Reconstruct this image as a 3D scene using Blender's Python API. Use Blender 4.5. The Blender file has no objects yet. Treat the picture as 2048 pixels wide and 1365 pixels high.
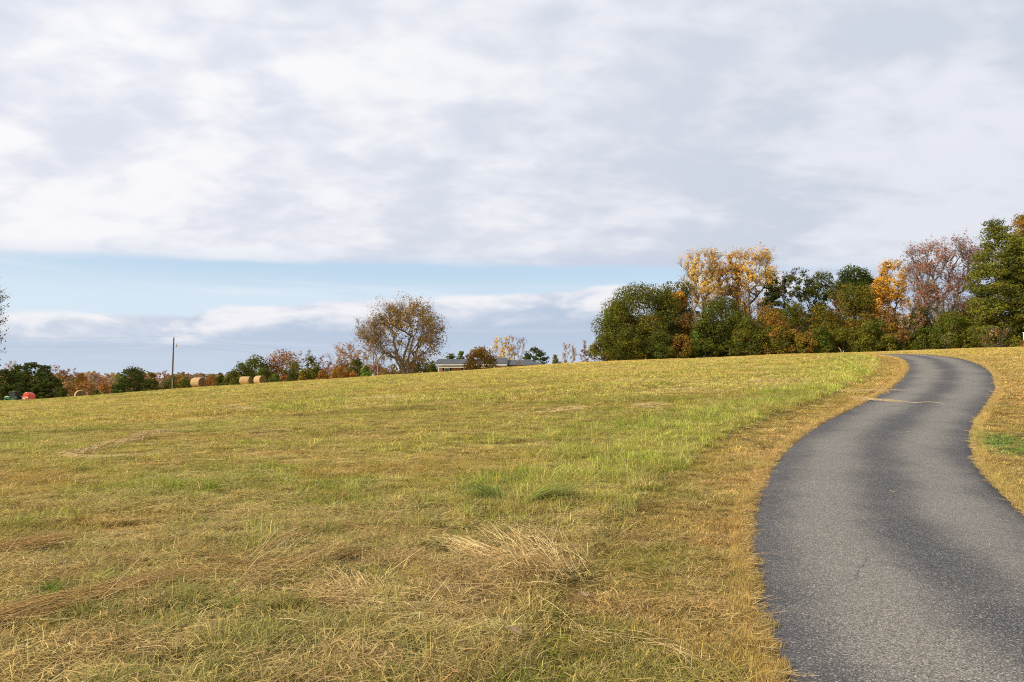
import math, random
import numpy as np

# ------------------------------------------------------------------ camera numbers (the photograph's own)
EYE = 1.6
F = 1365.33                      # focal length in photo pixels (24 mm on 36 mm)
PITCH = math.atan((770 - 682.5) / F)
CP, SP = math.cos(PITCH), math.sin(PITCH)

def ray(px, py):
    """(x/y, z/y) of the sight line that leaves the camera through a photo pixel."""
    u = (px - 1024) / F; v = (682.5 - py) / F
    y = CP - v * SP; z = SP + v * CP
    return u / y, z / y

# ------------------------------------------------------------------ terrain: heights surveyed along sight bearings
_YT = [0, 3, 8, 14, 20, 30, 45, 60, 75, 90, 110, 150, 200, 300, 600, 1500]
_TAB = {
 -900: [0,0,0,0,.02,.05,.12,.10,-.3,-.8,-1.2,-2.1,-3.2,-5,-9,-12],
   0:  [0,0,0,0,.02,.05,.12,.13,-.2,-.75,-1.2,-2.1,-3.2,-5,-9,-12],
 200:  [0,0,0,.03,.10,.22,.45,.66,.64,-.05,-.9,-2.0,-3.2,-5,-9,-12],
 400:  [0,0,0,.08,.22,.50,.95,1.30,1.49,.95,.55,-1,-3,-5,-9,-12],
 500:  [0,0,.01,.10,.28,.62,1.15,1.55,1.84,1.75,1.4,0,-2.5,-5,-9,-12],
 750:  [0,0,.02,.14,.38,.85,1.55,2.20,2.70,2.78,2.5,1.2,-1,-4,-9,-12],
1000:  [0,0,.03,.20,.52,1.15,2.05,2.85,3.47,3.95,3.8,2.2,1,-3,-9,-12],
1200:  [0,0,.03,.26,.66,1.40,2.45,3.40,4.25,4.95,5.0,4.5,3,0,-7,-12],
1400:  [0,0,.03,.30,.76,1.60,2.80,3.80,4.58,5.18,5.4,5.2,4.5,2,-5,-12],
1600:  [0,0,.02,.36,.90,1.80,3.15,4.27,5.22,5.4,5.7,5.5,5,3,-5,-12],
1750:  [0,0,.01,.38,.98,1.95,3.38,4.60,5.4,5.8,6.2,6,5.5,3,-5,-12],
1900:  [0,0,.0,.38,1.02,2.06,3.40,4.70,5.6,6.2,6.6,6.5,6,4,-5,-12],
2048:  [0,0,.0,.38,1.05,2.20,3.70,5.05,5.9,6.5,7,7,6.5,4,-5,-12],
3000:  [0,0,.0,.38,1.05,2.20,3.70,5.05,5.9,6.5,7,7,6.5,4,-5,-12],
}
_S = np.linspace(-1.5, 1.5, 301)
_Q = np.linspace(0, 1, 500)                  # Y = 1500*q^2.6
_YQ = 1500 * _Q ** 2.6
def _build_table():
    pxs = sorted(_TAB); cols = np.array([np.interp(_YQ, _YT, _TAB[p]) for p in pxs])
    ss = [(p - 1024) / F for p in pxs]
    g = np.array([np.interp(_S, ss, cols[:, j]) for j in range(len(_Q))]).T
    def blur(a, r, ax):
        k = np.exp(-0.5 * (np.arange(-3 * r, 3 * r + 1) / r) ** 2); k /= k.sum()
        pad = [(0, 0), (0, 0)]; pad[ax] = (3 * r, 3 * r)
        b = np.pad(a, pad, mode='edge')
        return np.apply_along_axis(lambda m: np.convolve(m, k, 'valid'), ax, b)
    return blur(blur(g, 6, 0), 4, 1)
_G = _build_table()

def _hash(i, j, seed):
    h = (i * 374761393 + j * 668265263 + seed * 144665) & 0xFFFFFFFF
    h = ((h ^ (h >> 13)) * 1274126177) & 0xFFFFFFFF
    return ((h ^ (h >> 16)) & 0xFFFF) / 65535.0
def vnoise(x, y, seed=0):
    x = np.asarray(x, float); y = np.asarray(y, float)
    i = np.floor(x).astype(np.int64); j = np.floor(y).astype(np.int64)
    fx = x - i; fy = y - j; fx = fx * fx * (3 - 2 * fx); fy = fy * fy * (3 - 2 * fy)
    a = _hash(i, j, seed); b = _hash(i + 1, j, seed); c = _hash(i, j + 1, seed); d = _hash(i + 1, j + 1, seed)
    return (a * (1 - fx) + b * fx) * (1 - fy) + (c * (1 - fx) + d * fx) * fy
def fbm(x, y, seed=0, octv=4):
    s = 0; a = .5; t = 0
    for o in range(octv):
        s = s + a * vnoise(x * 2 ** o + 17.3 * o, y * 2 ** o - 9.1 * o, seed + o); t += a; a *= .5
    return s / t

def base_height(x, y):
    x = np.asarray(x, float); y = np.asarray(y, float)
    yy = np.clip(y, 1e-3, 1499.0)
    s = np.clip(x / np.maximum(yy, 3.0), -1.49, 1.49)
    a = (s + 1.5) / 3.0 * 300; i = np.floor(a).astype(int); fa = a - i
    b = (yy / 1500) ** (1 / 2.6) * 499; j = np.clip(np.floor(b).astype(int), 0, 498); fb = b - j
    z = (_G[i, j] * (1 - fa) + _G[i + 1, j] * fa) * (1 - fb) + (_G[i, j + 1] * (1 - fa) + _G[i + 1, j + 1] * fa) * fb
    q = np.clip((y - 30) / 40, 0, 1); z = z - .24 * q * q * (3 - 2 * q)
    return np.where(y <= 0, 0.0, z)

def hit(px, py, far=95.0):
    """where the sight line through a pixel meets the base ground (near side of the crest)."""
    sx, sz = ray(px, py)
    ys = np.arange(2.5, far, 0.05)
    d = EYE + sz * ys - base_height(sx * ys, ys)
    k = np.argmax(d < 0)
    if d[k] >= 0: k = int(np.argmin(d))
    y = ys[k]
    return float(sx * y), float(y)
import bpy
from mathutils import Vector, Matrix
scene = bpy.context.scene
COL = scene.collection

# ------------------------------------------------------------------ camera
cam_d = bpy.data.cameras.new('camera'); cam_d.lens = 24; cam_d.sensor_width = 36
cam_d.clip_end = 6000; cam_d.clip_start = 0.05
cam = bpy.data.objects.new('camera', cam_d); COL.objects.link(cam)
cam.location = (0, 0, EYE); cam.rotation_euler = (math.pi / 2 + PITCH, 0, 0)
scene.camera = cam
scene.cycles.use_denoising = False
scene.cycles.pixel_filter_type = 'BLACKMAN_HARRIS'; scene.cycles.filter_width = 1.05

# ------------------------------------------------------------------ light
SUN_AZ = math.radians(-112)       # from straight ahead (+Y) towards the right; the sun stands to the left, a little behind
SUN_EL = math.radians(31)
sd = bpy.data.lights.new('sun', 'SUN'); sd.energy = 5.0; sd.angle = math.radians(.8); sd.color = (1.0, 0.89, 0.72)
sun = bpy.data.objects.new('sun', sd); COL.objects.link(sun)
sv = Vector((math.sin(SUN_AZ) * math.cos(SUN_EL), math.cos(SUN_AZ) * math.cos(SUN_EL), math.sin(SUN_EL)))
sun.rotation_euler = sv.to_track_quat('Z', 'Y').to_euler(); sun.location = sv * 50
vs = scene.view_settings; vs.view_transform = 'Standard'; vs.look = 'None'; vs.exposure = 0.0; vs.gamma = 1.0
vs.use_curve_mapping = False

# ------------------------------------------------------------------ node helper
class NT:
    def __init__(s, tree): s.t = tree; s.n = tree.nodes; s.l = tree.links
    def new(s, typ, **kw):
        n = s.n.new(typ)
        for k, v in kw.items(): setattr(n, k, v)
        return n
    def put(s, sock, v):
        if isinstance(v, V): s.l.new(v.s, sock)
        elif isinstance(v, bpy.types.NodeSocket): s.l.new(v, sock)
        else: sock.default_value = v
    def m(s, op, a, b=None, c=None, clamp=False):
        n = s.new('ShaderNodeMath', operation=op, use_clamp=clamp); s.put(n.inputs[0], a)
        if b is not None: s.put(n.inputs[1], b)
        if c is not None: s.put(n.inputs[2], c)
        return V(s, n.outputs[0])
    def mix(s, f, a, b, typ='MIX'):
        n = s.new('ShaderNodeMix', data_type='RGBA', blend_type=typ); s.put(n.inputs[0], f)
        for k, v in ((6, a), (7, b)):
            if isinstance(v, tuple) and len(v) == 3: v = v + (1,)
            s.put(n.inputs[k], v)
        return V(s, n.outputs[2])
    def ss(s, x, a, b, lo=0., hi=1.):
        n = s.new('ShaderNodeMapRange', interpolation_type='SMOOTHSTEP'); s.put(n.inputs[0], x)
        n.inputs[1].default_value = a; n.inputs[2].default_value = b; n.inputs[3].default_value = lo; n.inputs[4].default_value = hi
        return V(s, n.outputs[0])
    def vec(s, x, y, z):
        n = s.new('ShaderNodeCombineXYZ'); s.put(n.inputs[0], x); s.put(n.inputs[1], y); s.put(n.inputs[2], z); return V(s, n.outputs[0])
    def noise(s, vec, scale=1., detail=4., rough=.5, dist=0., out='Fac'):
        n = s.new('ShaderNodeTexNoise'); s.put(n.inputs['Vector'], vec); n.inputs['Scale'].default_value = scale
        n.inputs['Detail'].default_value = detail; n.inputs['Roughness'].default_value = rough; n.inputs['Distortion'].default_value = dist
        return V(s, n.outputs[out])
    def attr(s, name, typ='GEOMETRY', out='Color'):
        n = s.new('ShaderNodeAttribute', attribute_name=name, attribute_type=typ); return V(s, n.outputs[out])
class V:
    def __init__(s, t, sock): s.t = t; s.s = sock
    def __add__(s, o): return s.t.m('ADD', s, o)
    def __radd__(s, o): return s.t.m('ADD', s, o)
    def __sub__(s, o): return s.t.m('SUBTRACT', s, o)
    def __rsub__(s, o): return s.t.m('SUBTRACT', o, s)
    def __mul__(s, o): return s.t.m('MULTIPLY', s, o)
    def __rmul__(s, o): return s.t.m('MULTIPLY', s, o)
    def __truediv__(s, o): return s.t.m('DIVIDE', s, o)

# ------------------------------------------------------------------ sky: stratocumulus sheet with a straight far edge, a clear gap, a low bank
world = bpy.data.worlds.new('World'); scene.world = world; world.use_nodes = True
nt = world.node_tree; nt.nodes.clear(); T = NT(nt)
def build_sky():
    tc = T.new('ShaderNodeTexCoord'); sep = T.new('ShaderNodeSeparateXYZ'); T.l.new(tc.outputs['Generated'], sep.inputs[0])
    dx, dy, dz = (V(T, sep.outputs[i]) for i in range(3))
    sky = T.new('ShaderNodeTexSky', sky_type='NISHITA'); sky.sun_disc = False
    sky.sun_elevation = SUN_EL; sky.sun_rotation = SUN_AZ; sky.air_density = 1.0; sky.dust_density = 1.2; sky.ozone_density = 1.5
    clear = T.mix(0.72, T.mix(1.0, V(T, sky.outputs[0]), (.105, .105, .105), 'MULTIPLY'), (.64, .82, 1.0))
    hz = T.m('SQRT', dx * dx + dy * dy)
    el = dz / T.m('MAXIMUM', hz, .001)
    az = T.m('ARCTAN2', dx, T.m('MAXIMUM', dy, .0)) # 0 ahead, negative to the left
    # thin cirrus streaks in the clear gap
    st = T.noise(T.vec(az * 2.2 + el * 3.0, el * 26., 3.1), 1.3, 4, .55)
    clear = T.mix(T.ss(st, .5, .8, 0, .55), clear, (.82, .90, .97))
    clear = T.mix(T.ss(el, .17, .105, 0, .55), clear, (.80, .88, .96))
    # --- high sheet, on a flat layer overhead
    zz = T.m('MAXIMUM', dz, .03) + .34
    P = T.vec(dx / zz * .85, dy / zz, 0.)
    n1 = T.noise(P, 1.7, 5, .5, .35); n2 = T.noise(T.vec(dx / zz * 1.3 + 7.7, dy / zz * 1.9, 1.7), 3.4, 5, .5, .2)
    n3 = T.noise(T.vec(dx / zz + 2.7, dy / zz, 5.), .45, 2, .5)
    n4 = T.noise(T.vec(dx / zz * 1.5 + 1.7, dy / zz * 2.2, 8.7), 6.5, 4, .5, .3)
    shade = n1 * .50 + n2 * .34 + n3 * .13 + n4 * .19
    b = T.ss(shade, .49, .645)
    toward = T.ss(dx + dy * -.15, .42, -.75)                    # brighter towards the sun
    dark = T.mix(toward, (.635, .685, .78), (.73, .765, .87)); light = T.mix(toward, (.82, .84, .905), (.985, .982, .995))
    deck = T.mix(b, dark, light)
    low = T.ss(el, .46, .18)
    deck = T.mix(low * .42 * (1 - b * .6), deck, T.mix(toward, (.55, .605, .72), (.74, .755, .85)))
    lateral = T.noise(T.vec(az * 3.2, el * 20., 9.), 1.6, 5, .6)
    edge = dz - (dy * .1745 - dx * .0200) + (lateral - .5) * .022
    dm = T.ss(edge, -.003, .010)
    fringe = T.ss(edge, .028, .004) * .35
    deck = T.mix(fringe, deck, (.52, .63, .79))
    # --- low bank far away
    w1 = T.noise(T.vec(az * 8.5, el * 26., 2.2), 1.0, 6, .55, .3)
    w2 = T.noise(T.vec(az * 2.0, el * 5., 6.2), 1.0, 3, .5)
    top = .083 + T.ss(az, -.64, -.46, 0, .010) + T.ss(az, -.45, -.40, 0, .011) + T.ss(az, -.4, -.2, 0, .017) + T.ss(az, -.2, .2, 0, .022) + T.ss(az, .2, .6, 0, .03)
    h = el - top - (w1 - .5) * .030
    bm = T.ss(h, .004, -.004)
    core = T.ss(h + (w2 - .5) * .03 + (w1 - .5) * .10, -.048, -.010)
    body = T.mix(T.ss(el, .0, .085), (.58, .67, .79), (.495, .585, .735))
    sl = T.noise(T.vec(az * 1.6 + 4., el * 60., 1.), 1.0, 3, .5)
    body = T.mix(T.ss(sl, .5, .75, 0, .5), body, (.66, .72, .83))
    bank = T.mix(core * T.ss(w1, .36, .60, .22, 1.0) * T.ss(az, .55, .25, .45, 1.), body, (.90, .895, .93))
    c = T.mix(bm * .97, clear, bank); c = T.mix(dm, c, deck)
    c = T.mix(T.ss(dz, .0, -.02), c, (.30, .32, .30))
    bg = T.new('ShaderNodeBackground'); T.put(bg.inputs[0], c); bg.inputs[1].default_value = 1.0
    out = T.new('ShaderNodeOutputWorld'); T.l.new(bg.outputs[0], out.inputs[0])
build_sky()
world.cycles.sampling_method = 'MANUAL'; world.cycles.sample_map_resolution = 512

# ------------------------------------------------------------------ object helpers
def tag(o, label=None, cat=None, group=None, kind=None):
    if label: o['label'] = label
    if cat: o['category'] = cat
    if group: o['group'] = group
    if kind: o['kind'] = kind
    return o
def thing(name, label, cat, loc=(0, 0, 0), rz=0., group=None):
    o = bpy.data.objects.new(name, None); COL.objects.link(o); o.empty_display_size = .2
    o.location = loc; o.rotation_euler = (0, 0, rz); return tag(o, label, cat, group)
def npmesh(name, v, f, mat, parent=None, cols=None, smooth=False, link=True, fattrs=None, uv=None):
    """one mesh object from arrays; f is (n,3) or (n,4) or a list of such arrays; cols are per-vertex colours."""
    fs = f if isinstance(f, list) else [f]
    fs = [np.asarray(q, np.int32) for q in fs if len(q)]
    me = bpy.data.meshes.new(name); v = np.asarray(v, np.float32)
    me.vertices.add(len(v)); me.vertices.foreach_set('co', v.ravel())
    nl = sum(q.size for q in fs); me.loops.add(nl); me.loops.foreach_set('vertex_index', np.concatenate([q.ravel() for q in fs]))
    tot = np.concatenate([np.full(len(q), q.shape[1], np.int32) for q in fs]); st = np.concatenate([[0], np.cumsum(tot)[:-1]]).astype(np.int32)
    me.polygons.add(len(tot)); me.polygons.foreach_set('loop_start', st)
    me.update(calc_edges=True)
    if smooth: me.polygons.foreach_set('use_smooth', np.ones(len(tot), bool))
    if cols is not None:
        c = np.ones((len(v), 4), np.float32); c[:, :3] = cols
        a = me.attributes.new('col', 'FLOAT_COLOR', 'POINT'); a.data.foreach_set('color', c.ravel())
    for k, arr in (fattrs or {}).items():
        a = me.attributes.new(k, 'FLOAT', 'POINT'); a.data.foreach_set('value', np.asarray(arr, np.float32))
    if mat: me.materials.append(mat)
    o = bpy.data.objects.new(name, me)
    if link: COL.objects.link(o)
    if parent: o.parent = parent
    return o
class MB:
    """collects boxes and tubes for one part."""
    def __init__(s): s.v = []; s.f = []; s.n = 0
    def add(s, v, f): s.v.append(np.asarray(v, float)); s.f += [tuple(i + s.n for i in q) for q in f]; s.n += len(v)
    def box(s, x0, x1, y0, y1, z0, z1):
        s.add([(x, y, z) for x in (x0, x1) for y in (y0, y1) for z in (z0, z1)],
              [(0, 1, 3, 2), (4, 6, 7, 5), (0, 4, 5, 1), (2, 3, 7, 6), (0, 2, 6, 4), (1, 5, 7, 3)])
    def tube(s, p0, p1, r0, r1=None, n=10, caps=True):
        r1 = r0 if r1 is None else r1; p0 = np.array(p0, float); p1 = np.array(p1, float); d = p1 - p0; d /= np.linalg.norm(d)
        a = np.cross(d, (0, 0, 1.) if abs(d[2]) < .9 else (1., 0, 0)); a /= np.linalg.norm(a); b = np.cross(d, a)
        t = np.arange(n) / n * 2 * np.pi; ring = np.cos(t)[:, None] * a + np.sin(t)[:, None] * b
        f = [(i, (i + 1) % n, n + (i + 1) % n, n + i) for i in range(n)]
        if caps: f += [tuple(range(n))[::-1], tuple(range(n, 2 * n))]
        s.add(np.vstack([p0 + ring * r0, p1 + ring * r1]), f)
    def prism(s, poly, y0, y1):
        """polygon in (x,z) extruded along y."""
        n = len(poly); v = [(x, y0, z) for x, z in poly] + [(x, y1, z) for x, z in poly]
        s.add(v, [tuple(range(n)), tuple(range(n, 2 * n))[::-1]] + [(i, n + i, n + (i + 1) % n, (i + 1) % n) for i in range(n)])
    def build(s, name, mat, parent=None, bevel=0., smooth=False):
        me = bpy.data.meshes.new(name); me.from_pydata(np.vstack(s.v).tolist(), [], s.f); me.materials.append(mat)
        import bmesh
        bm = bmesh.new(); bm.from_mesh(me); bmesh.ops.recalc_face_normals(bm, faces=bm.faces); bm.to_mesh(me); bm.free()
        o = bpy.data.objects.new(name, me); COL.objects.link(o)
        if parent: o.parent = parent
        if bevel:
            m = o.modifiers.new('bevel', 'BEVEL'); m.width = bevel; m.segments = 2; m.limit_method = 'ANGLE'
        if smooth: me.polygons.foreach_set('use_smooth', np.ones(len(me.polygons), bool))
        return o
def tubes(P0, P1, R0, R1, n=5):
    """many open frustums at once -> verts, quads."""
    P0 = np.asarray(P0, float); P1 = np.asarray(P1, float); d = P1 - P0; L = np.linalg.norm(d, axis=1, keepdims=True); d = d / np.maximum(L, 1e-6)
    ref = np.where(np.abs(d[:, 2:3]) < .9, np.array([[0, 0, 1.]]), np.array([[1., 0, 0]]))
    a = np.cross(d, ref); a /= np.linalg.norm(a, axis=1, keepdims=True); b = np.cross(d, a)
    t = np.arange(n) / n * 2 * np.pi
    ring = np.cos(t)[None, :, None] * a[:, None, :] + np.sin(t)[None, :, None] * b[:, None, :]
    v = np.concatenate([P0[:, None] + ring * np.asarray(R0)[:, None, None], P1[:, None] + ring * np.asarray(R1)[:, None, None]], 1)
    k = np.arange(n); q = np.stack([k, (k + 1) % n, n + (k + 1) % n, n + k], 1)
    f = (q[None] + (np.arange(len(P0)) * 2 * n)[:, None, None]).reshape(-1, 4)
    return v.reshape(-1, 3), f

# ------------------------------------------------------------------ materials
def new_mat(name):
    m = bpy.data.materials.new(name); m.use_nodes = True; m.node_tree.nodes.clear(); t = NT(m.node_tree)
    out = t.new('ShaderNodeOutputMaterial'); return m, t, out
def principled(t, col, rough=.8, spec=.3, metal=0., bump=None, bstr=.3, bdist=.01):
    p = t.new('ShaderNodeBsdfPrincipled')
    if isinstance(col, tuple): col = col + (1,)
    t.put(p.inputs['Base Color'], col); t.put(p.inputs['Roughness'], rough); p.inputs['Metallic'].default_value = metal
    p.inputs['Specular IOR Level'].default_value = spec
    if bump is not None:
        b = t.new('ShaderNodeBump'); b.inputs['Strength'].default_value = bstr; b.inputs['Distance'].default_value = bdist
        t.put(b.inputs['Height'], bump); t.l.new(b.outputs[0], p.inputs['Normal'])
    return p
def obj_pos(t):
    tc = t.new('ShaderNodeTexCoord'); return V(t, tc.outputs['Object'])
def world_pos(t):
    g = t.new('ShaderNodeNewGeometry'); return V(t, g.outputs['Position'])
def simple(name, col, col2=None, rough=.7, scale=4., spec=.3, metal=0., bstr=.25, bdist=.01):
    m, t, out = new_mat(name); p = obj_pos(t); n = t.noise(p, scale, 5, .6)
    col2 = col2 or tuple(c * .72 for c in col)
    c = t.mix(t.ss(n, .35, .7), col, col2)
    b = principled(t, c, t.ss(n, .3, .8, rough * .9, min(1, rough * 1.1)), spec, metal, t.noise(p, scale * 6, 4, .6), bstr, bdist)
    t.l.new(b.outputs[0], out.inputs[0]); return m
def leafmat(name, trans=.35):
    m, t, out = new_mat(name); c = t.attr('col'); n = t.noise(world_pos(t), 1.7, 3, .6)
    c = t.mix(1.0, c, t.mix(n, (.72, .74, .70), (1.25, 1.22, 1.2)), 'MULTIPLY')
    p = principled(t, c, .75, .06); tr = t.new('ShaderNodeBsdfTranslucent'); t.put(tr.inputs[0], c)
    mx = t.new('ShaderNodeMixShader'); mx.inputs[0].default_value = trans
    t.l.new(p.outputs[0], mx.inputs[1]); t.l.new(tr.outputs[0], mx.inputs[2]); t.l.new(mx.outputs[0], out.inputs[0]); return m
M_LEAF = leafmat('leaf_foliage')
def barkmat(name, c1, c2):
    m, t, out = new_mat(name); p = obj_pos(t)
    sx = t.new('ShaderNodeMapping'); sx.inputs['Scale'].default_value = (3, 3, .6); t.put(sx.inputs['Vector'], p)
    n = t.noise(sx.outputs[0], 3., 5, .65); c = t.mix(t.ss(n, .35, .65), c1, c2)
    b = principled(t, c, .9, .15, 0, n, .6, .03); t.l.new(b.outputs[0], out.inputs[0]); return m
M_BARK = barkmat('bark_grey_brown', (.22, .18, .15), (.10, .08, .065))
M_PALE = barkmat('bark_pale_grey', (.30, .265, .23), (.17, .145, .125))
M_BARKDARK = barkmat('bark_dark', (.10, .075, .055), (.045, .035, .03))

# ------------------------------------------------------------------ the driveway's edges on the ground
LE_px = [(1560,1365),(1535,1310),(1515,1200),(1500,1100),(1500,1030),(1530,960),(1570,900),(1640,850),(1720,810),(1770,785),(1800,760),(1815,738),(1805,722),(1780,714),(1740,710)]
RE_px = [(2150,1100),(2048,1023),(1990,975),(1955,930),(1945,880),(1955,845),(1985,800),(1995,775),(1985,748),(1960,730),(1920,718),(1880,713),(1830,709.5)]
LE = [(-3.5,-30),(-.9,-12),(.35,-5),(1.0,0)] + [hit(*p) for p in LE_px] + [(27.9,57.5),(26.0,63),(21.5,66.5),(12,70.5),(-10,76)]
RE = [(-.2,-30),(2.4,-12),(3.6,-5),(4.2,0),(4.7,3.6)] + [hit(*p) for p in RE_px] + [(30.6,56),(30.3,62),(27.2,67.3),(22,70),(12.5,74),(-9.5,79.5)]
def spline(pts, step=.12):
    p = np.array(pts, float); p = np.vstack([2 * p[0] - p[1], p, 2 * p[-1] - p[-2]]); out = []
    for i in range(1, len(p) - 2):
        n = max(2, int(np.linalg.norm(p[i + 1] - p[i]) / step)); t = np.arange(n)[:, None] / n
        a, b, c, d = p[i - 1], p[i], p[i + 1], p[i + 2]
        out.append(.5 * ((2 * b) + (c - a) * t + (2 * a - 5 * b + 4 * c - d) * t ** 2 + (3 * b - a - 3 * c + d) * t ** 3))
    q = np.vstack(out)
    for _ in range(60): q[1:-1] = .25 * q[:-2] + .5 * q[1:-1] + .25 * q[2:]
    return q
LS, RS = spline(LE), spline(RE)
# pair each left point with the nearest right point, never going backwards
kk = []; last = 0
for p in LS:
    w = RS[last:last + 60]; last += int(np.argmin(((w - p) ** 2).sum(1))); kk.append(last)
kk = np.interp(np.arange(len(kk)), np.arange(len(kk))[::12], np.array(kk)[::12])
RP = np.stack([np.interp(kk, np.arange(len(RS)), RS[:, i]) for i in (0, 1)], 1)
for _ in range(30): RP[1:-1] = .25 * RP[:-2] + .5 * RP[1:-1] + .25 * RP[2:]
ROADC = (LS + RP) / 2; ROADN = (RP - LS); ROADW = np.linalg.norm(ROADN, axis=1); ROADN = ROADN / ROADW[:, None]
def road_dist(x, y):
    """signed metres from the driveway edge (negative on it) and side (-1 left/field, +1 right)."""
    x = np.asarray(x, float).ravel(); y = np.asarray(y, float).ravel(); d = np.empty(len(x)); sd_ = np.empty(len(x))
    for i in range(0, len(x), 20000):
        dx = x[i:i + 20000, None] - ROADC[None, ::3, 0]; dy = y[i:i + 20000, None] - ROADC[None, ::3, 1]
        k = np.argmin(dx * dx + dy * dy, 1); r = np.arange(len(k))
        lat = dx[r, k] * ROADN[::3][k, 0] + dy[r, k] * ROADN[::3][k, 1]
        dist = np.sqrt(dx[r, k] ** 2 + dy[r, k] ** 2)
        dist = np.where(dist < 4, np.abs(lat), dist)
        d[i:i + 20000] = dist - ROADW[::3][k] / 2; sd_[i:i + 20000] = np.sign(lat)
    return d, sd_
def height(x, y, rd=None):
    x = np.asarray(x, float); y = np.asarray(y, float)
    if rd is None: rd = road_dist(x, y)[0].reshape(x.shape)
    k = np.clip((rd - .3) / 2.0, 0, 1)
    r = np.hypot(x, y)
    rel = (fbm(x / 2.3, y / 1.7, 3, 3) - .5) * .10 + (fbm(x / 9., y / 6., 8, 2) - .5) * .22 * np.clip(r / 30, 0, 1)
    bank = np.clip((rd - 1.2) / .35, 0, 1) * .07
    return base_height(x, y) + k * rel * np.clip(1.4 - r / 160, .0, 1) + bank * (r < 120)
def gz(x, y): return float(height(np.array([x]), np.array([y]))[0])
def at(px, Y): return ray(px, 740)[0] * Y
def ztop(py, Y, px=1024): return EYE + ray(px, py)[1] * Y
# ------------------------------------------------------------------ colours of the turf (albedo, with some near shade painted in)
GREEN = np.array([.215, .285, .040]); LUSH = np.array([.12, .23, .035]); PALEG = np.array([.42, .43, .10]); OLIVE = np.array([.41, .37, .080])
YEL = np.array([.56, .485, .13]); GOLD = np.array([.56, .39, .15]); ORNG = np.array([.48, .28, .085]); TAN = np.array([.72, .57, .27]); BRN = np.array([.40, .27, .12])
def sm(x, a, b): t = np.clip((x - a) / (b - a), 0, 1); return t * t * (3 - 2 * t)
GP = hit(2046, 905)
def turf(x, y, rd, side):
    """mean colour, share of dry blades and height factor of the turf at a point."""
    n1 = fbm(x / 5.0, y / 7.0, 21, 4); n2 = fbm(x / 1.3, y / 1.3, 31, 3); n3 = fbm(x / .32, y / .32, 41, 2)
    n4 = fbm(x / 2.2 + y / 9., y / 5.5, 51, 3); r = np.hypot(x, y)
    wg = sm(n1 * .45 + n2 * .4 + n3 * .15, .44, .66); wo = sm(fbm(x / 2.6 + 40, y / 1.6, 61, 4), .54, .72); wt = sm(fbm(x / 1.1 - 9, y / .8, 71, 4) * .6 + n4 * .4, .52, .68)
    L = lambda a, b, k: a * (1 - k)[:, None] + b * k[:, None]
    far = sm(r, 9, 42)
    c = L(np.tile(OLIVE * .95, (len(x), 1)), np.tile(YEL, (len(x), 1)), np.clip(.30 + .62 * far, 0, 1))
    c = L(c, np.tile(GREEN * 1.12, (len(x), 1)), wg * (.88 - .42 * far)); c = L(c, np.tile(ORNG, (len(x), 1)), wo * (.50 - .22 * far)); c = L(c, np.tile(TAN, (len(x), 1)), wt * .36)
    rows = fbm((x + .35 * y) / 11., (y - .22 * x) / 1.1, 141, 4); rows2 = fbm((x - .5 * y) / 7., (y + .2 * x) / 2.4, 151, 3)
    c = L(c, np.tile(OLIVE * .62, (len(x), 1)), sm(rows, .52, .70) * .5 * sm(r, 6, 16)); c = L(c, np.tile(PALEG * 1.12, (len(x), 1)), sm(rows2, .52, .68) * .45 * sm(r, 8, 20))
    dry = .30 + .25 * wt - .12 * wg + .1 * far; hgt = .75 + .5 * n2 + .35 * (wg - wt)
    # matted brown mowings in the foreground
    fg = sm(r, 10.5, 5.8) * (side < 0) * sm(rd, 1.1, 1.9) * (1 - .35 * sm(-x / np.maximum(y, 1.), .35, .8))
    bt = fbm(x / .8 + 3, y / .5, 81, 4)
    cf = L(np.tile(TAN * .86, (len(x), 1)), np.tile(BRN * 1.05, (len(x), 1)), sm(bt, .42, .62)); cf = L(cf, np.tile(GREEN * 1.1, (len(x), 1)), sm(n2 * .6 + n3 * .4, .47, .66) * .62)
    c = L(c, cf * .94, fg * .95); dry = dry + .22 * fg
    # pale green standing band beside the mown verge
    jit = (fbm(x / 1.5, y / 1.5, 91, 3) - .5) * .8
    gb = (side < 0) * sm(rd + jit, 1.25, 1.5) * sm(rd + jit * 2, 5.5, 2.2) * sm(y, 5.5, 9.) * sm(y, 66, 45)
    cg = L(np.tile(PALEG, (len(x), 1)), np.tile(GREEN * 1.3, (len(x), 1)), sm(n2, .4, .7) * .6)
    c = L(c, cg, gb * .85); dry = dry * (1 - .35 * gb); hgt = hgt + gb * .7
    # mown verges
    ve = (rd + jit * .25 < np.where(side < 0, 1.38, 60.)); vk = sm(rd + jit * .8, 1.25, .25)
    nearv = sm(r, 15., 6.)
    cv = L(np.tile(OLIVE * .92, (len(x), 1)), np.tile(GOLD, (len(x), 1)), np.where(side < 0, np.clip(.42 + .6 * vk, 0, 1), .84))
    cv = L(cv, (OLIVE * .66)[None] * (1 - sm(bt, .5, .66))[:, None] + (BRN * .95)[None] * sm(bt, .5, .66)[:, None], nearv * (.92 - .38 * vk))
    cv = L(cv, np.tile(GREEN, (len(x), 1)), sm(n2 * .55 + n1 * .45, .46, .60) * np.where(side < 0, (.80 - .25 * vk) * nearv + .25 * (1 - nearv), .22)); cv = L(cv, np.tile(ORNG, (len(x), 1)), sm(n4, .5, .7) * .28)
    gpk = sm(np.hypot((x - GP[0] - .9) / 1.5, (y - GP[1]) / 2.3) + (n2 - .5) * .8, 1.25, .55) * (side > 0)
    cv = L(cv, np.tile(LUSH * 1.25 + .02, (len(x), 1)), gpk * .9)
    farR = (side > 0) * sm(y, 30, 60); cv = L(cv, np.tile(YEL * 1.08, (len(x), 1)), farR * .6)
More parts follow.
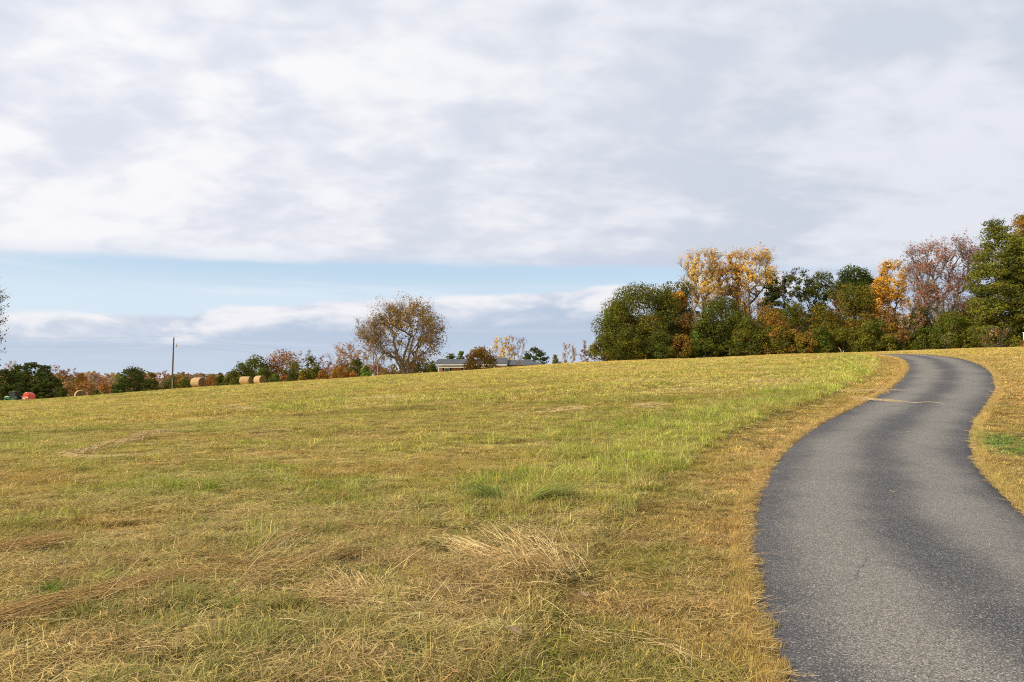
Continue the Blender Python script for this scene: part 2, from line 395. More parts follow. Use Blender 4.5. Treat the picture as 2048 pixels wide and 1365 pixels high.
    c = np.where(ve[:, None], cv, c); dry = np.where(ve, .30 - .2 * gpk + .15 * nearv, dry); hgt = np.where(ve, .60 + .25 * n2, hgt)
    v = ((.86 + .28 * n3) * (1 - .13 * sm(r, 12., 6.)))[:, None]  # random tone; near turf also darkened to paint in foreground shadow
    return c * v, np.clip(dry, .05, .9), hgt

# ------------------------------------------------------------------ ground
def axis_pts(lo, hi, c, a, b, n):
    k0 = -np.arcsinh((c - lo) / a) / b; k1 = np.arcsinh((hi - c) / a) / b
    return c + a * np.sinh(b * np.linspace(k0, k1, n))
gx = axis_pts(-1600, 1600, 1.0, 4.8, 6.45, 430); gy = axis_pts(-60, 3000, 5.0, 9.0, 6.0, 420)
GX, GY = np.meshgrid(gx, gy); rdG, sdG = road_dist(GX, GY)
GZ = height(GX, GY, rdG.reshape(GX.shape))
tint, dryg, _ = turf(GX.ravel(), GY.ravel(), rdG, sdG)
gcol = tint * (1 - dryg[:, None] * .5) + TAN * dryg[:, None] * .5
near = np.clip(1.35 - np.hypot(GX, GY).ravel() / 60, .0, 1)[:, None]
gcol = gcol * (1 - near * .72) + np.array([.10, .07, .035]) * near * .72  # soil colour darkened close by, painting the shade in gaps between blades
i = np.arange(len(gy) - 1)[:, None] * len(gx) + np.arange(len(gx) - 1)[None]
quads = np.stack([i, i + 1, i + 1 + len(gx), i + len(gx)], -1).reshape(-1, 4)
m, t, out = new_mat('matted_turf_soil')
wp = world_pos(t); n = t.noise(wp, 9., 6, .7); n2 = t.noise(wp, 60., 4, .7)
c = t.mix(1.0, t.attr('col'), t.mix(n, (.55, .52, .50), (1.45, 1.42, 1.35)), 'MULTIPLY'); c = t.mix(t.ss(n2, .55, .75, 0, .5), c, (.40, .30, .16))
b = principled(t, c, 1., .0, 0, n2 + n, .9, .03); t.l.new(b.outputs[0], out.inputs[0])
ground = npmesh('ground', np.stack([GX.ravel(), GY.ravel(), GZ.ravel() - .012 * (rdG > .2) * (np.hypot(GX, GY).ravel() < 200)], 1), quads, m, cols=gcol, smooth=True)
tag(ground, 'rolling hay field ground', None, None, 'structure')

# ------------------------------------------------------------------ driveway
U = np.concatenate([[0, .004], np.linspace(0, 1, 17)[1:-1], [.996, 1]]); NU = len(U); K = len(LS); arc = np.concatenate([[0], np.cumsum(np.linalg.norm(np.diff(ROADC, axis=0), axis=1))])
jl = (fbm(arc / .7, arc * 0, 5, 5) - .5) * .10; jr = (fbm(arc / .7, arc * 0 + 30, 6, 5) - .5) * .10
A = LS + ROADN * jl[:, None]; B = RP - ROADN * jr[:, None]
pts = A[:, None] * (1 - U)[None, :, None] + B[:, None] * U[None, :, None]
pz = base_height(pts[..., 0], pts[..., 1]) + .022 + .025 * (1 - (2 * U - 1) ** 2)[None]
pz += (fbm(pts[..., 0] / 1.6, pts[..., 1] / 1.6, 12, 2) - .5) * .012
pz[:, 0] -= .05; pz[:, -1] -= .05
RV = np.concatenate([pts, pz[..., None]], -1).reshape(-1, 3)
i = np.arange(K - 1)[:, None] * NU + np.arange(NU - 1)[None]
rq = np.stack([i, i + 1, i + 1 + NU, i + NU], -1).reshape(-1, 4)
m, t, out = new_mat('worn_asphalt')
wp = world_pos(t); u = t.attr('across', out='Fac'); s = t.attr('along', out='Fac')
wob = (t.noise(t.vec(s * .25, 0., 0.), 1., 2, .5) - .5) * .16; uu = u + wob
big = t.noise(wp, .55, 4, .6); med = t.noise(wp, 2.6, 5, .65)
def bandf(cn, w): return t.ss(t.m('ABSOLUTE', uu - cn), w * 1.25, w * .05)
track = t.m('MAXIMUM', bandf(.27, .19), bandf(.745, .19))
worn = t.ss(track * .50 + big * .75 + med * .35 + t.ss(s, 34.5, 29.) * .12, .45, 1.12)
base = t.mix(worn, (.063, .062, .066), (.186, .173, .152))
g1 = t.new('ShaderNodeTexVoronoi', feature='F1'); t.put(g1.inputs['Vector'], wp); g1.inputs['Scale'].default_value = 150.
gs = t.new('ShaderNodeSeparateColor'); t.l.new(g1.outputs['Color'], gs.inputs[0])
grain = V(t, gs.outputs[0]); g3 = V(t, gs.outputs[1])
stone = t.mix(grain, (.30, .30, .31), (1.60, 1.58, 1.55)); stn = t.noise(wp, .85, 5, .65, .8); base = t.mix(t.ss(stn, .56, .70, 0, .42), base, (.062, .060, .062)); base = t.mix(t.ss(t.noise(wp, 1.9, 5, .7), .60, .74, 0, .35), base, (.225, .205, .175))
base = t.mix(1.0, base, stone, 'MULTIPLY')
base = t.mix(t.ss(grain, .86, .95, 0, .55), base, (.50, .46, .40))
g2 = t.noise(wp, 30., 4, .8); base = t.mix(1.0, base, t.mix(g2, (.55, .55, .56), (1.5, 1.48, 1.46)), 'MULTIPLY')
edge = t.m('MINIMUM', u, 1 - u)
base = t.mix(t.ss(edge + (med - .5) * .10, .07, .0, 0, .55), base, (.055, .057, .068))
ck = t.new('ShaderNodeTexVoronoi', feature='DISTANCE_TO_EDGE'); cm = t.new('ShaderNodeMapping'); cm.inputs['Scale'].default_value = (.55, .32, 1)
dn = t.noise(wp, 3., 4, .7, out='Color'); ad = t.new('ShaderNodeMix', data_type='VECTOR'); ad.inputs[0].default_value = .18
t.put(ad.inputs[4], wp); t.put(ad.inputs[5], dn); t.l.new(ad.outputs[1], cm.inputs['Vector']); t.l.new(cm.outputs[0], ck.inputs['Vector']); ck.inputs['Scale'].default_value = .9
crack = t.ss(V(t, ck.outputs['Distance']), .005, .001) * t.ss(t.noise(wp, .4, 2, .5), .52, .62)
base = t.mix(crack * .45, base, (.022, .022, .026))
b = principled(t, base, t.ss(grain, 0., 1., .72, .95), .35, 0, grain + g2 * .8, .55, .006); t.l.new(b.outputs[0], out.inputs[0])
road = npmesh('road', RV, rq, m, smooth=True, fattrs={'across': np.tile(U, K), 'along': np.repeat(arc, NU)})
tag(road, 'winding narrow asphalt driveway', None, None, 'structure')

# ------------------------------------------------------------------ grass
m, t, out = new_mat('grass_blade')
ti = t.attr('tint', 'INSTANCER'); dr = t.attr('dry', 'INSTANCER', 'Fac'); bt = t.attr('bt', out='Fac'); bw = t.attr('bw', out='Fac')
isdry = t.m('LESS_THAN', bt, dr)
c = t.mix(isdry * .72, ti, t.mix(bw, (.68, .53, .245), (.35, .23, .10)))
c = t.mix(1.0, c, t.mix(bw, (.30, .31, .30), (1.95, 1.90, 1.75)), 'MULTIPLY')
p = principled(t, c, .8, .04); tr = t.new('ShaderNodeBsdfTranslucent'); t.put(tr.inputs[0], c)
mx = t.new('ShaderNodeMixShader'); mx.inputs[0].default_value = .24
t.l.new(p.outputs[0], mx.inputs[1]); t.l.new(tr.outputs[0], mx.inputs[2]); t.l.new(mx.outputs[0], out.inputs[0])
M_GRASS = m
m, t, out = new_mat('straw_stalk'); c = t.attr('col'); n = t.noise(world_pos(t), 40., 3, .6)
c = t.mix(1.0, c, t.mix(n, (.75, .72, .68), (1.25, 1.22, 1.2)), 'MULTIPLY'); b = principled(t, c, .85, .05); t.l.new(b.outputs[0], out.inputs[0]); M_STRAW = m

def blade_patch(name, rs, n, rad, h0, h1, w, lean, flat=False, seg=2):
    a = rs.uniform(0, 2 * np.pi, n); rr = rad * np.sqrt(rs.uniform(0, 1, n)); x = rr * np.cos(a); y = rr * np.sin(a)
    az = rs.uniform(0, 2 * np.pi, n); h = rs.uniform(h0, h1, n); ln = np.abs(rs.normal(lean, lean * .5, n))
    fx = rs.uniform(0, 2 * np.pi, n); wx = np.cos(fx); wy = np.sin(fx); W = w * rs.uniform(.6, 1.4, n)
    vs, bt_, bw_ = [], [], []; b1 = rs.uniform(0, 1, n); b2 = rs.uniform(0, 1, n)
    for k in range(seg + 1):
        q = k / seg
        if flat: off = h * (q - .5); z = .006 + .02 * b2 + np.sin(q * 3.1) * h * .10 * b1
        else: off = h * ln * q ** 1.6; z = h * (q - .28 * np.minimum(ln, 1.4) * q * q)
        cx = x + np.cos(az) * off; cy = y + np.sin(az) * off; ww = W * ((1 - q) ** .7 if not flat else (1.0 if q < 1 else .4))
        if k < seg or flat:
            vs.append(np.stack([cx - wx * ww / 2, cy - wy * ww / 2, z], 1)); vs.append(np.stack([cx + wx * ww / 2, cy + wy * ww / 2, z], 1)); bt_ += [b1, b1]; bw_ += [b2, b2]
        else: vs.append(np.stack([cx, cy, z], 1)); bt_.append(b1); bw_.append(b2)
    nr = len(vs); v = np.stack(vs, 1).reshape(-1, 3); o0 = np.arange(n) * nr; fq = []; ft = []
    for k in range(seg):
        if k < seg - 1 or flat: fq.append(np.stack([o0 + 2 * k, o0 + 2 * k + 1, o0 + 2 * k + 3, o0 + 2 * k + 2], 1))
        else: ft.append(np.stack([o0 + 2 * k, o0 + 2 * k + 1, o0 + 2 * k + 2], 1))
    o = npmesh(name, v, fq + ft, M_GRASS, link=False, fattrs={'bt': np.stack(bt_, 1).ravel(), 'bw': np.stack(bw_, 1).ravel()})
    return o
rs = np.random.RandomState(7)
SRC = bpy.data.collections.new('grass_sources')
srcs = []
for k in range(5): srcs.append(blade_patch('grass_tuft_a%d' % k, rs, 90, .13, .025, .070, .0052, 1.25, seg=2))      # 0-4 near
for k in range(4): srcs.append(blade_patch('grass_tuft_b%d' % k, rs, 55, .14, .05, .13, .0056, 1.4, seg=3))        # 5-8 taller
for k in range(3): srcs.append(blade_patch('grass_tuft_c%d' % k, rs, 50, .17, .04, .17, .0046, .5, True, 2))      # 9-11 mowings
for k in range(4): srcs.append(blade_patch('grass_tuft_d%d' % k, rs, 55, .20, .03, .12, .0125, 1.1, seg=2))        # 12-15 far
for k, o in enumerate(srcs): o.name = 'tuft_%s' % 'abcdefghijklmnopqrst'[k]; SRC.objects.link(o)

def scatter(name, label, X, Y, Z, kidx, sxy, sz, tint, dry, rs):
    me = bpy.data.meshes.new(name); n = len(X); me.vertices.add(n); me.vertices.foreach_set('co', np.stack([X, Y, Z], 1).astype(np.float32).ravel())
    def av(nm, typ, arr, key): a = me.attributes.new(nm, typ, 'POINT'); a.data.foreach_set(key, np.ascontiguousarray(arr).ravel())
    rot = np.zeros((n, 3), np.float32); rot[:, 2] = rs.uniform(0, 6.283, n); rot[:, 0] = rs.normal(0, .06, n)
    av('rot', 'FLOAT_VECTOR', rot, 'vector'); av('scl', 'FLOAT_VECTOR', np.stack([sxy, sxy, sz], 1).astype(np.float32), 'vector')
    av('kidx', 'INT', kidx.astype(np.int32), 'value'); av('dry', 'FLOAT', dry.astype(np.float32), 'value')
    tc = np.ones((n, 4), np.float32); tc[:, :3] = tint; av('tint', 'FLOAT_COLOR', tc, 'color')
    ob = bpy.data.objects.new(name, me); COL.objects.link(ob); tag(ob, label, None, None, 'stuff')
    g = bpy.data.node_groups.new(name + '_nodes', 'GeometryNodeTree')
    g.interface.new_socket('Geometry', in_out='INPUT', socket_type='NodeSocketGeometry'); g.interface.new_socket('Geometry', in_out='OUTPUT', socket_type='NodeSocketGeometry')
    gi = g.nodes.new('NodeGroupInput'); go = g.nodes.new('NodeGroupOutput'); ip = g.nodes.new('GeometryNodeInstanceOnPoints')
    ci = g.nodes.new('GeometryNodeCollectionInfo'); ci.inputs['Collection'].default_value = SRC; ci.inputs['Separate Children'].default_value = True; ci.inputs['Reset Children'].default_value = True
    def na(nm, typ):
        a = g.nodes.new('GeometryNodeInputNamedAttribute'); a.data_type = typ; a.inputs['Name'].default_value = nm; return a.outputs['Attribute']
    g.links.new(gi.outputs[0], ip.inputs['Points']); g.links.new(ci.outputs[0], ip.inputs['Instance']); ip.inputs['Pick Instance'].default_value = True
    g.links.new(na('kidx', 'INT'), ip.inputs['Instance Index']); g.links.new(na('scl', 'FLOAT_VECTOR'), ip.inputs['Scale'])
    er = g.nodes.new('FunctionNodeEulerToRotation'); g.links.new(na('rot', 'FLOAT_VECTOR'), er.inputs[0]); g.links.new(er.outputs[0], ip.inputs['Rotation'])
    g.links.new(ip.outputs[0], go.inputs[0]); md = ob.modifiers.new('scatter', 'NODES'); md.node_group = g
    return ob
def ring(rs, r0, r1, dens, ang):
    n = int(dens * ang * (r1 * r1 - r0 * r0)); r = np.sqrt(rs.uniform(r0 * r0, r1 * r1, n)); a = rs.uniform(-ang, ang, n)
    return r * np.sin(a), r * np.cos(a)
GRASS_Q = 1.0
parts = []
for r0, r1, dens, ang, lod in ((.6, 7, 150, 1.25, 0), (7, 14, 105, 1.0, 0), (14, 26, 52, .92, 1), (26, 45, 24, .9, 2), (45, 75, 11, .88, 3), (75, 112, 5., .88, 4)):
    X, Y = ring(rs, r0, r1, dens * GRASS_Q, ang); parts.append((X, Y, np.full(len(X), lod)))
X = np.concatenate([p[0] for p in parts]); Y = np.concatenate([p[1] for p in parts]); LOD = np.concatenate([p[2] for p in parts])
rd, sd_ = road_dist(X, Y)
edge_j = (fbm(X / .28, Y / .28, 15, 3) - .5) * .26
k = rd > (np.where(LOD == 0, .11, .07) + edge_j * .5); X, Y, LOD, rd, sd_ = X[k], Y[k], LOD[k], rd[k], sd_[k]
k = (LOD > 0) | (rd < 1.3) | (fbm(X / .16, Y / .16, 171, 2) > .36); X, Y, LOD, rd, sd_ = X[k], Y[k], LOD[k], rd[k], sd_[k]
# ragged fringe that leans over the asphalt edge
ne = 9000; ke = rs.randint(120, len(LS) - 260, ne); ke = ke[(ROADC[ke, 1] > .5)]; se = np.where(rs.uniform(0, 1, len(ke)) < .5, -1, 1)
oe = rs.uniform(-.02, .17, len(ke)) + (fbm(ke / 3., se * 5., 19, 3) - .5) * .07; pe = np.where(se[:, None] < 0, LS[ke] - ROADN[ke] * oe[:, None], RP[ke] + ROADN[ke] * oe[:, None])
X = np.concatenate([X, pe[:, 0]]); Y = np.concatenate([Y, pe[:, 1]]); LOD = np.concatenate([LOD, np.full(len(ke), 0)]); rd = np.concatenate([rd, np.maximum(oe, .0)]); sd_ = np.concatenate([sd_, se.astype(float)]); FR = np.arange(len(X)) >= len(X) - len(ke)
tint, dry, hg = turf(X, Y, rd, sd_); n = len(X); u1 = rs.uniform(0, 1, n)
# single tufts lean to one of the turf's own colours
for colr, pr in ((GREEN, .10), (ORNG, .06), (TAN, .08)):
    k = rs.uniform(0, 1, n) < pr; tint[k] = tint[k] * .45 + colr * .55
tint *= np.where(LOD[:, None] > 0, rs.uniform(.58, 1.38, (n, 1)), rs.uniform(.72, 1.28, (n, 1))); tint *= 1 + rs.normal(0, .04, (n, 3))
sxy = np.choose(LOD, [1.0, 1.25, 1.15, 1.6, 2.3]) * rs.uniform(.85, 1.2, n); sz = np.choose(LOD, [1.0, 1.05, .95, 1.05, 1.1]) * hg * rs.uniform(.6, 1.5, n) * np.where((Y > 38) & (rd < 1.6), .4, 1.)
tint[FR] = tint[FR] * .8 + GOLD * .2; dry = np.where(FR, .4, dry); sxy = np.where(FR, rs.uniform(.40, .65, n), sxy); sz = np.where(FR, rs.uniform(.9, 1.7, n), sz)
kidx = np.where(LOD < 2, np.where((hg > .72) & (u1 < .45), 5 + (u1 * 97).astype(int) % 4, (u1 * 91).astype(int) % 5), 12 + (u1 * 93).astype(int) % 4)
pile = sm(fbm(X / .9 + 60, Y / .55, 101, 4), .50, .64)
flat = (LOD < 2) & ~FR & (rs.uniform(0, 1, n) < np.where(sd_ < 0, np.where(rd > 1.5, .24 + .45 * sm(np.hypot(X, Y), 10, 4.5) * pile + .15 * pile, .10), .12))
kidx = np.where(flat, 9 + (u1 * 89).astype(int) % 3, kidx); sz = np.where(flat, rs.uniform(.6, 1.6, n), sz); dry = np.where(flat, .85, dry)
Z = np.where(FR, base_height(X, Y) + .008, height(X, Y, rd) - .004) + np.where(flat, .012 + .05 * rs.uniform(0, 1, n) * np.minimum(hg, 1), 0)
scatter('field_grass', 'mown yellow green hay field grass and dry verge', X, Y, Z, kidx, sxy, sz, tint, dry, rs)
print('grass instances', n)

# ------------------------------------------------------------------ loose straw
def stalks(x0, y0, az, L, l0, l1, rad, curl, rs, seg=4, n=3, cols=None, surf=None):
    """curved stalks that follow the ground: lift l0 at the root, l1 at the tip -> verts, quads, colours."""
    m_ = len(x0); P = []; a = az.copy(); x = x0.copy(); y = y0.copy(); hf = surf or (lambda a_, b_: height(a_, b_))
    ph = rs.uniform(0, 6.28, m_)
    for k in range(seg + 1):
        q = k / seg; z = hf(x, y) + l0 * (1 - q) + l1 * q + L * .05 * np.sin(q * 5 + ph) * (np.abs(l1 - l0) < .3 * L) * .5 + .01
        P.append(np.stack([x, y, np.maximum(z, hf(x, y) + .004)], 1)); hl = np.sqrt(np.maximum(L * L - (l1 - l0) ** 2, (L * .1) ** 2)) / seg
        x = x + np.cos(a) * hl; y = y + np.sin(a) * hl; a = a + curl / seg
    V_, F_, C_ = [], [], []; off = 0
    for k in range(seg):
        v, f = tubes(P[k], P[k + 1], rad * (1 - .7 * k / seg), rad * (1 - .7 * (k + 1) / seg), n); V_.append(v); F_.append(f + off); off += len(v); C_.append(np.repeat(cols, 2 * n, 0))
    return np.vstack(V_), np.vstack(F_), np.vstack(C_)
def strawcol(rs, n, pale=.5):
    a = rs.uniform(0, 1, (n, 1)); c = np.where(a < pale, np.array([[.70, .56, .29]]), np.where(a < .8, np.array([[.48, .32, .125]]), np.array([[.28, .17, .065]])))
    return c * rs.uniform(.7, 1.25, (n, 1))
def band(pts_px, n, spread, rs, thick=.05):
    """random points along a polyline of ground pixels, and the direction there."""
    g = np.array([hit(*p) for p in pts_px]); d = np.diff(g, axis=0); l = np.linalg.norm(d, axis=1); cum = np.concatenate([[0], np.cumsum(l)])
    s = rs.uniform(0, cum[-1], n); x = np.interp(s, cum, g[:, 0]); y = np.interp(s, cum, g[:, 1]); k = np.clip(np.searchsorted(cum, s) - 1, 0, len(l) - 1)
    az = np.arctan2(d[k, 1], d[k, 0]); o = rs.normal(0, spread, n); return x - np.sin(az) * o, y + np.cos(az) * o, az
def wisp(name, label, cat, pts_px, n, spread, L, rad, lift, jaz, pale, rs, tip=.02, group=None, kind=None, surf=None, curl=.3):
    x, y, az = band(pts_px, n, spread, rs); L = rs.uniform(*L, n); az = az + rs.normal(0, jaz, n)
    v, f, c = stalks(x - np.cos(az) * L / 2, y - np.sin(az) * L / 2, az, L, rs.uniform(0, lift, n), rs.uniform(0, lift, n) + rs.uniform(0, tip, n), rad * rs.uniform(.6, 1.3, n), rs.normal(0, curl, n), rs, cols=strawcol(rs, n, pale), surf=surf)
    g = v.mean(0); g[2] = v[:, 2].min(); o = npmesh(name, v - g, f, M_STRAW, cols=c); o.location = g
    return tag(o, label, cat, group, kind)
rs = np.random.RandomState(11)
# countless loose stalks over the near field
X, Y = ring(rs, 3.0, 13, 52, .85); rd, sd_ = road_dist(X, Y)
dn = sm(fbm(X / .9 + 60, Y / .55, 101, 4), .42, .62) * sm(np.hypot(X, Y), 13.5, 5) + .08
k = (rd > 1.5) & (sd_ < 0) & (rs.uniform(0, 1, len(X)) < dn); X, Y = X[k], Y[k]; n = len(X)
az = rs.normal(.35, .9, n); L = rs.gamma(2.2, .13, n) + .10; up = rs.uniform(0, 1, n) < .13
v, f, c = stalks(X, Y, az, L, rs.uniform(0, .05, n), np.where(up, rs.uniform(.3, .85, n) * L, rs.uniform(.0, .10, n)), rs.uniform(.0012, .0031, n), rs.normal(0, .4, n), rs, cols=strawcol(rs, n, .42))
o = npmesh('loose_straw', v, f, M_STRAW, cols=c); tag(o, 'loose dry stalks scattered over the mown field', None, None, 'stuff')
# dry blades reaching over the asphalt edge
ne = 8500; ke = rs.randint(230, len(LS) - 420, ne); se = np.where(rs.uniform(0, 1, ne) < .6, -1., 1.); oe = -.02 + .07 * rs.uniform(0, 1, ne) + .08 * fbm(ke / 2.2, se * 5., 23, 3)
pe = np.where(se[:, None] < 0, LS[ke] - ROADN[ke] * oe[:, None], RP[ke] + ROADN[ke] * oe[:, None]); ae = np.arctan2(ROADN[ke, 1], ROADN[ke, 0]) + np.where(se < 0, 0, math.pi) + rs.normal(0, .75, ne)
Le = rs.uniform(.05, .13, ne) + .10 * (rs.uniform(0, 1, ne) < .08); ce = np.where(rs.uniform(0, 1, (ne, 1)) < .5, GOLD[None], np.where(rs.uniform(0, 1, (ne, 1)) < .6, TAN[None], BRN[None])) * rs.uniform(.45, 1.0, (ne, 1))
v, f, c = stalks(pe[:, 0], pe[:, 1], ae, Le, np.full(ne, .01), rs.uniform(.012, .055, ne), rs.uniform(.0016, .0032, ne) * (1 + np.hypot(pe[:, 0], pe[:, 1]) / 20), rs.normal(0, .5, ne), rs, seg=2, cols=ce, surf=lambda a_, b_: base_height(a_, b_) + .022)
o = npmesh('verge_fringe', v, f, M_STRAW, cols=c); tag(o, 'dry grass blades hanging over both driveway edges', None, None, 'stuff')
# thinner scatter further out, in long mown rows
X, Y = ring(rs, 12, 62, 5., .80); rd, sd_ = road_dist(X, Y); w = sm(fbm((X + Y * .5) / 1.8, (Y - X * .35) / 7., 131, 3), .53, .66)
k = (rd > 1.2) & (sd_ < 0) & (rs.uniform(0, 1, len(X)) < w * .9 + .02); X, Y = X[k], Y[k]; n = len(X)
v, f, c = stalks(X, Y, rs.normal(.1, .7, n), rs.uniform(.15, .5, n), rs.uniform(.03, .07, n), rs.uniform(.03, .10, n), rs.uniform(.003, .006, n), rs.normal(0, .4, n), rs, seg=2, cols=strawcol(rs, n, .6))
o = npmesh('straw_rows', v, f, M_STRAW, cols=c); tag(o, 'thin rows of dropped hay across the field', None, None, 'stuff')
# swaths that stand out
SW = [[(1235,765),(1330,768),(1420,776),(1500,783)], [(1490,772),(1560,770),(1610,768)], [(1390,741),(1470,739),(1560,741)], [(1330,786),(1380,792),(1420,790)], [(700,806),(750,803),(790,802)], [(30,812),(60,838),(45,858)], [(1105,825),(1140,828)], [(1260,823),(1310,822)], [(640,765),(700,763)], [(430,824),(520,828)], [(1500,790),(1550,782),(1590,775)]]
xs, ys, zs = [], [], []
VV, FF, CC = [], [], []; off = 0
for q in SW:
    x, y, az = band(q, 90, .45, rs); n = len(x); az = az + rs.normal(0, .5, n); L = rs.uniform(.2, .6, n)
    v, f, c = stalks(x, y, az, L, rs.uniform(.05, .10, n), rs.uniform(.05, .13, n), rs.uniform(.004, .008, n), rs.normal(0, .3, n), rs, seg=2, cols=strawcol(rs, n, .75)); VV.append(v); FF.append(f + off); CC.append(c); off += len(v)
o = npmesh('hay_swath', np.vstack(VV), np.vstack(FF), M_STRAW, cols=np.vstack(CC)); tag(o, 'pale swaths of raked hay left on the slope', None, None, 'stuff')

wisp('hay_windrow', 'long flattened brown rope of hay crossing the lower left foreground', 'hay row', [(-60,1292),(60,1262),(150,1238),(250,1215),(350,1192)], 1300, .060, (.2, .65), .0025, .09, .16, .08, rs)
wisp('hay_windrow', 'thin brown rope of hay running on from the dark tangle of stems', 'hay row', [(330,1205),(420,1180),(512,1165),(600,1150),(690,1128)], 420, .09, (.15, .6), .0022, .06, .24, .15, rs)
wisp('hay_windrow', 'rusty heap of hay at the left border above the flattened rope', 'hay row', [(-40,1128),(20,1118),(70,1108),(130,1098)], 420, .10, (.15, .5), .0026, .10, .3, .06, rs)
wisp('hay_windrow', 'pinkish straw row lying mid field below the tractor', 'hay row', [(128,924),(190,908),(240,895),(290,880),(328,870)], 900, .17, (.2, .6), .0048, .12, .3, .62, rs)
wisp('hay_windrow', 'straight pale straw line at the foot of the pinkish straw row', 'hay row', [(140,926),(200,928),(270,926)], 120, .04, (.3, .7), .004, .08, .08, .9, rs)
wisp('straw_sheaf', 'bright sheaf of straw fanned out right of centre in the foreground', 'straw', [(985,1132),(940,1118),(900,1104)], 85, .07, (.3, .55), .0040, .06, .12, .92, rs, tip=.07)
wisp('straw_sheaf', 'bright sheaf of straw leaning towards the mown verge', 'straw', [(1110,1165),(1060,1120),(1015,1088)], 130, .15, (.3, .55), .0038, .08, .15, .88, rs, tip=.11)
wisp('straw_sheaf', 'short comb of parallel pale straws in the bottom centre', 'straw', [(755,1228),(728,1205),(700,1182)], 46, .09, (.25, .45), .0036, .06, .09, .92, rs, tip=.08)
wisp('straw_sheaf', 'long crossing straws slanting up to the right beside the dark tangle', 'straw', [(500,1150),(580,1105),(660,1062)], 90, .10, (.4, .9), .0026, .07, .16, .5, rs, tip=.08)
wisp('straw_sheaf', 'tawny straw lying under the short comb of pale straws', 'straw', [(640,1225),(720,1235),(800,1245)], 120, .06, (.25, .6), .0022, .07, .2, .5, rs)
wisp('straw_sheaf', 'tan tussock of flattened straw against the verge grass', 'straw', [(1020,1130),(1080,1165),(1090,1215)], 270, .12, (.14, .34), .0022, .08, .5, .45, rs, tip=.15)
wisp('straw_sheaf', 'dark tangle of thin brown stems left of bottom centre', 'straw', [(390,1140),(430,1170),(470,1205)], 90, .10, (.25, .6), .0022, .12, .55, .05, rs, tip=.2)
wisp('straw_sheaf', 'reddish straw patch in front of the two green tufts', 'straw', [(620,1085),(700,1075),(800,1080),(880,1085)], 420, .14, (.15, .45), .002, .06, .25, .15, rs)
wisp('straw_sheaf', 'long slender straw strand curving over the green verge', 'straw', [(1105,1243),(1160,1268),(1230,1285),(1300,1298)], 5, .008, (.4, .8), .0020, .05, .06, 1., rs, curl=.08)
wisp('straw_sheaf', 'frayed straw end near the bottom of the verge', 'straw', [(1280,1293),(1340,1315),(1385,1332)], 20, .03, (.12, .3), .0018, .04, .2, .6, rs)
roads = lambda a_, b_: base_height(a_, b_) + .045
wisp('straw_sheaf', 'pale straw strewn from the verge onto the asphalt bend', 'straw', [(1715,801),(1760,806),(1800,809)], 45, .06, (.4, 1.0), .0035, .05, .12, 1., rs, surf=roads)
wisp('straw_sheaf', 'thin straw streaks beside the bend above the strewn straw', 'straw', [(1670,787),(1740,786),(1800,787)], 40, .10, (.4, .9), .003, .07, .10, .9, rs, surf=roads)
a_ = np.array(hit(1812, 808)); b_ = np.array(hit(1889, 813)); d_ = b_ - a_
v, f, c = stalks(np.array([a_[0]]), np.array([a_[1]]), np.array([math.atan2(d_[1], d_[0]) + .06]), np.array([np.hypot(*d_)]), np.array([.012]), np.array([.012]), np.array([.010]), np.array([-.12]), rs, seg=8, n=6, cols=np.array([[.62, .48, .28]]), surf=roads)
g = v.mean(0); o = npmesh('cane_stalk', v - g, f, M_STRAW, cols=c); o.location = g; tag(o, 'single long pale cane lying across the asphalt', 'stalk')

def tuft(name, label, px, py, n, L, lean_az, spread, colA, colB, rs, w=.006, tall=.5):
    x0, y0 = hit(px, py); a = rs.normal(lean_az, spread, n); Ls = rs.uniform(L * .5, L, n); r0 = rs.uniform(0, .05, n); aa = rs.uniform(0, 6.28, n)
    bx = x0 + np.cos(aa) * r0; by = y0 + np.sin(aa) * r0; z0 = height(bx, by); el = rs.uniform(tall * .5, tall * 1.7, n); P = []
    for q in (0, .35, .7, 1.):
        h = Ls * np.sin(el) * (q - .45 * q * q) ; d = Ls * np.cos(el) * q + Ls * .15 * q * q
        c0 = np.stack([bx + np.cos(a) * d, by + np.sin(a) * d, z0 + h], 1); sx = np.stack([-np.sin(a), np.cos(a), a * 0], 1) * (w * (1 - q ** 2) / 2 + .0006); P += [c0 - sx, c0 + sx]
    v = np.stack(P, 1).reshape(-1, 3); o0 = np.arange(n) * 8; f = np.vstack([np.stack([o0 + 2 * k, o0 + 2 * k + 1, o0 + 2 * k + 3, o0 + 2 * k + 2], 1) for k in range(3)])
    u = rs.uniform(0, 1, (n, 1)); c = np.repeat((np.array(colA) * u + np.array(colB) * (1 - u)), 8, 0); g = np.array([x0, y0, gz(x0, y0)])
    o = npmesh(name, v - g, f, M_LEAF, cols=c); o.location = g; return tag(o, label, 'grass tuft')
tuft('grass_tuft', 'dark green tuft of coarse grass spiking up to the left', 1000, 1024, 130, .80, 2.4, .40, (.10, .16, .03), (.27, .32, .07), rs, .010, .5)
tuft('grass_tuft', 'green tuft of long grass combed flat to the right', 1050, 1024, 280, .85, .25, .30, (.16, .22, .035), (.44, .44, .13), rs, .010, .42)
tuft('grass_tuft', 'dry orange tuft standing left of the green ones', 683, 1012, 90, .26, 1.2, 1.5, (.36, .19, .05), (.45, .30, .12), rs, .005, 1.1)
tuft('grass_tuft', 'small fresh green tuft low in the left foreground', 100, 1215, 110, .22, 1.5, 1.8, (.10, .21, .03), (.22, .30, .05), rs, .005, .9)
tuft('grass_tuft', 'wiry pale tuft at the edge of the mown verge', 1245, 1040, 80, .34, 1.7, .6, (.36, .30, .12), (.26, .27, .07), rs, .005, 1.0)
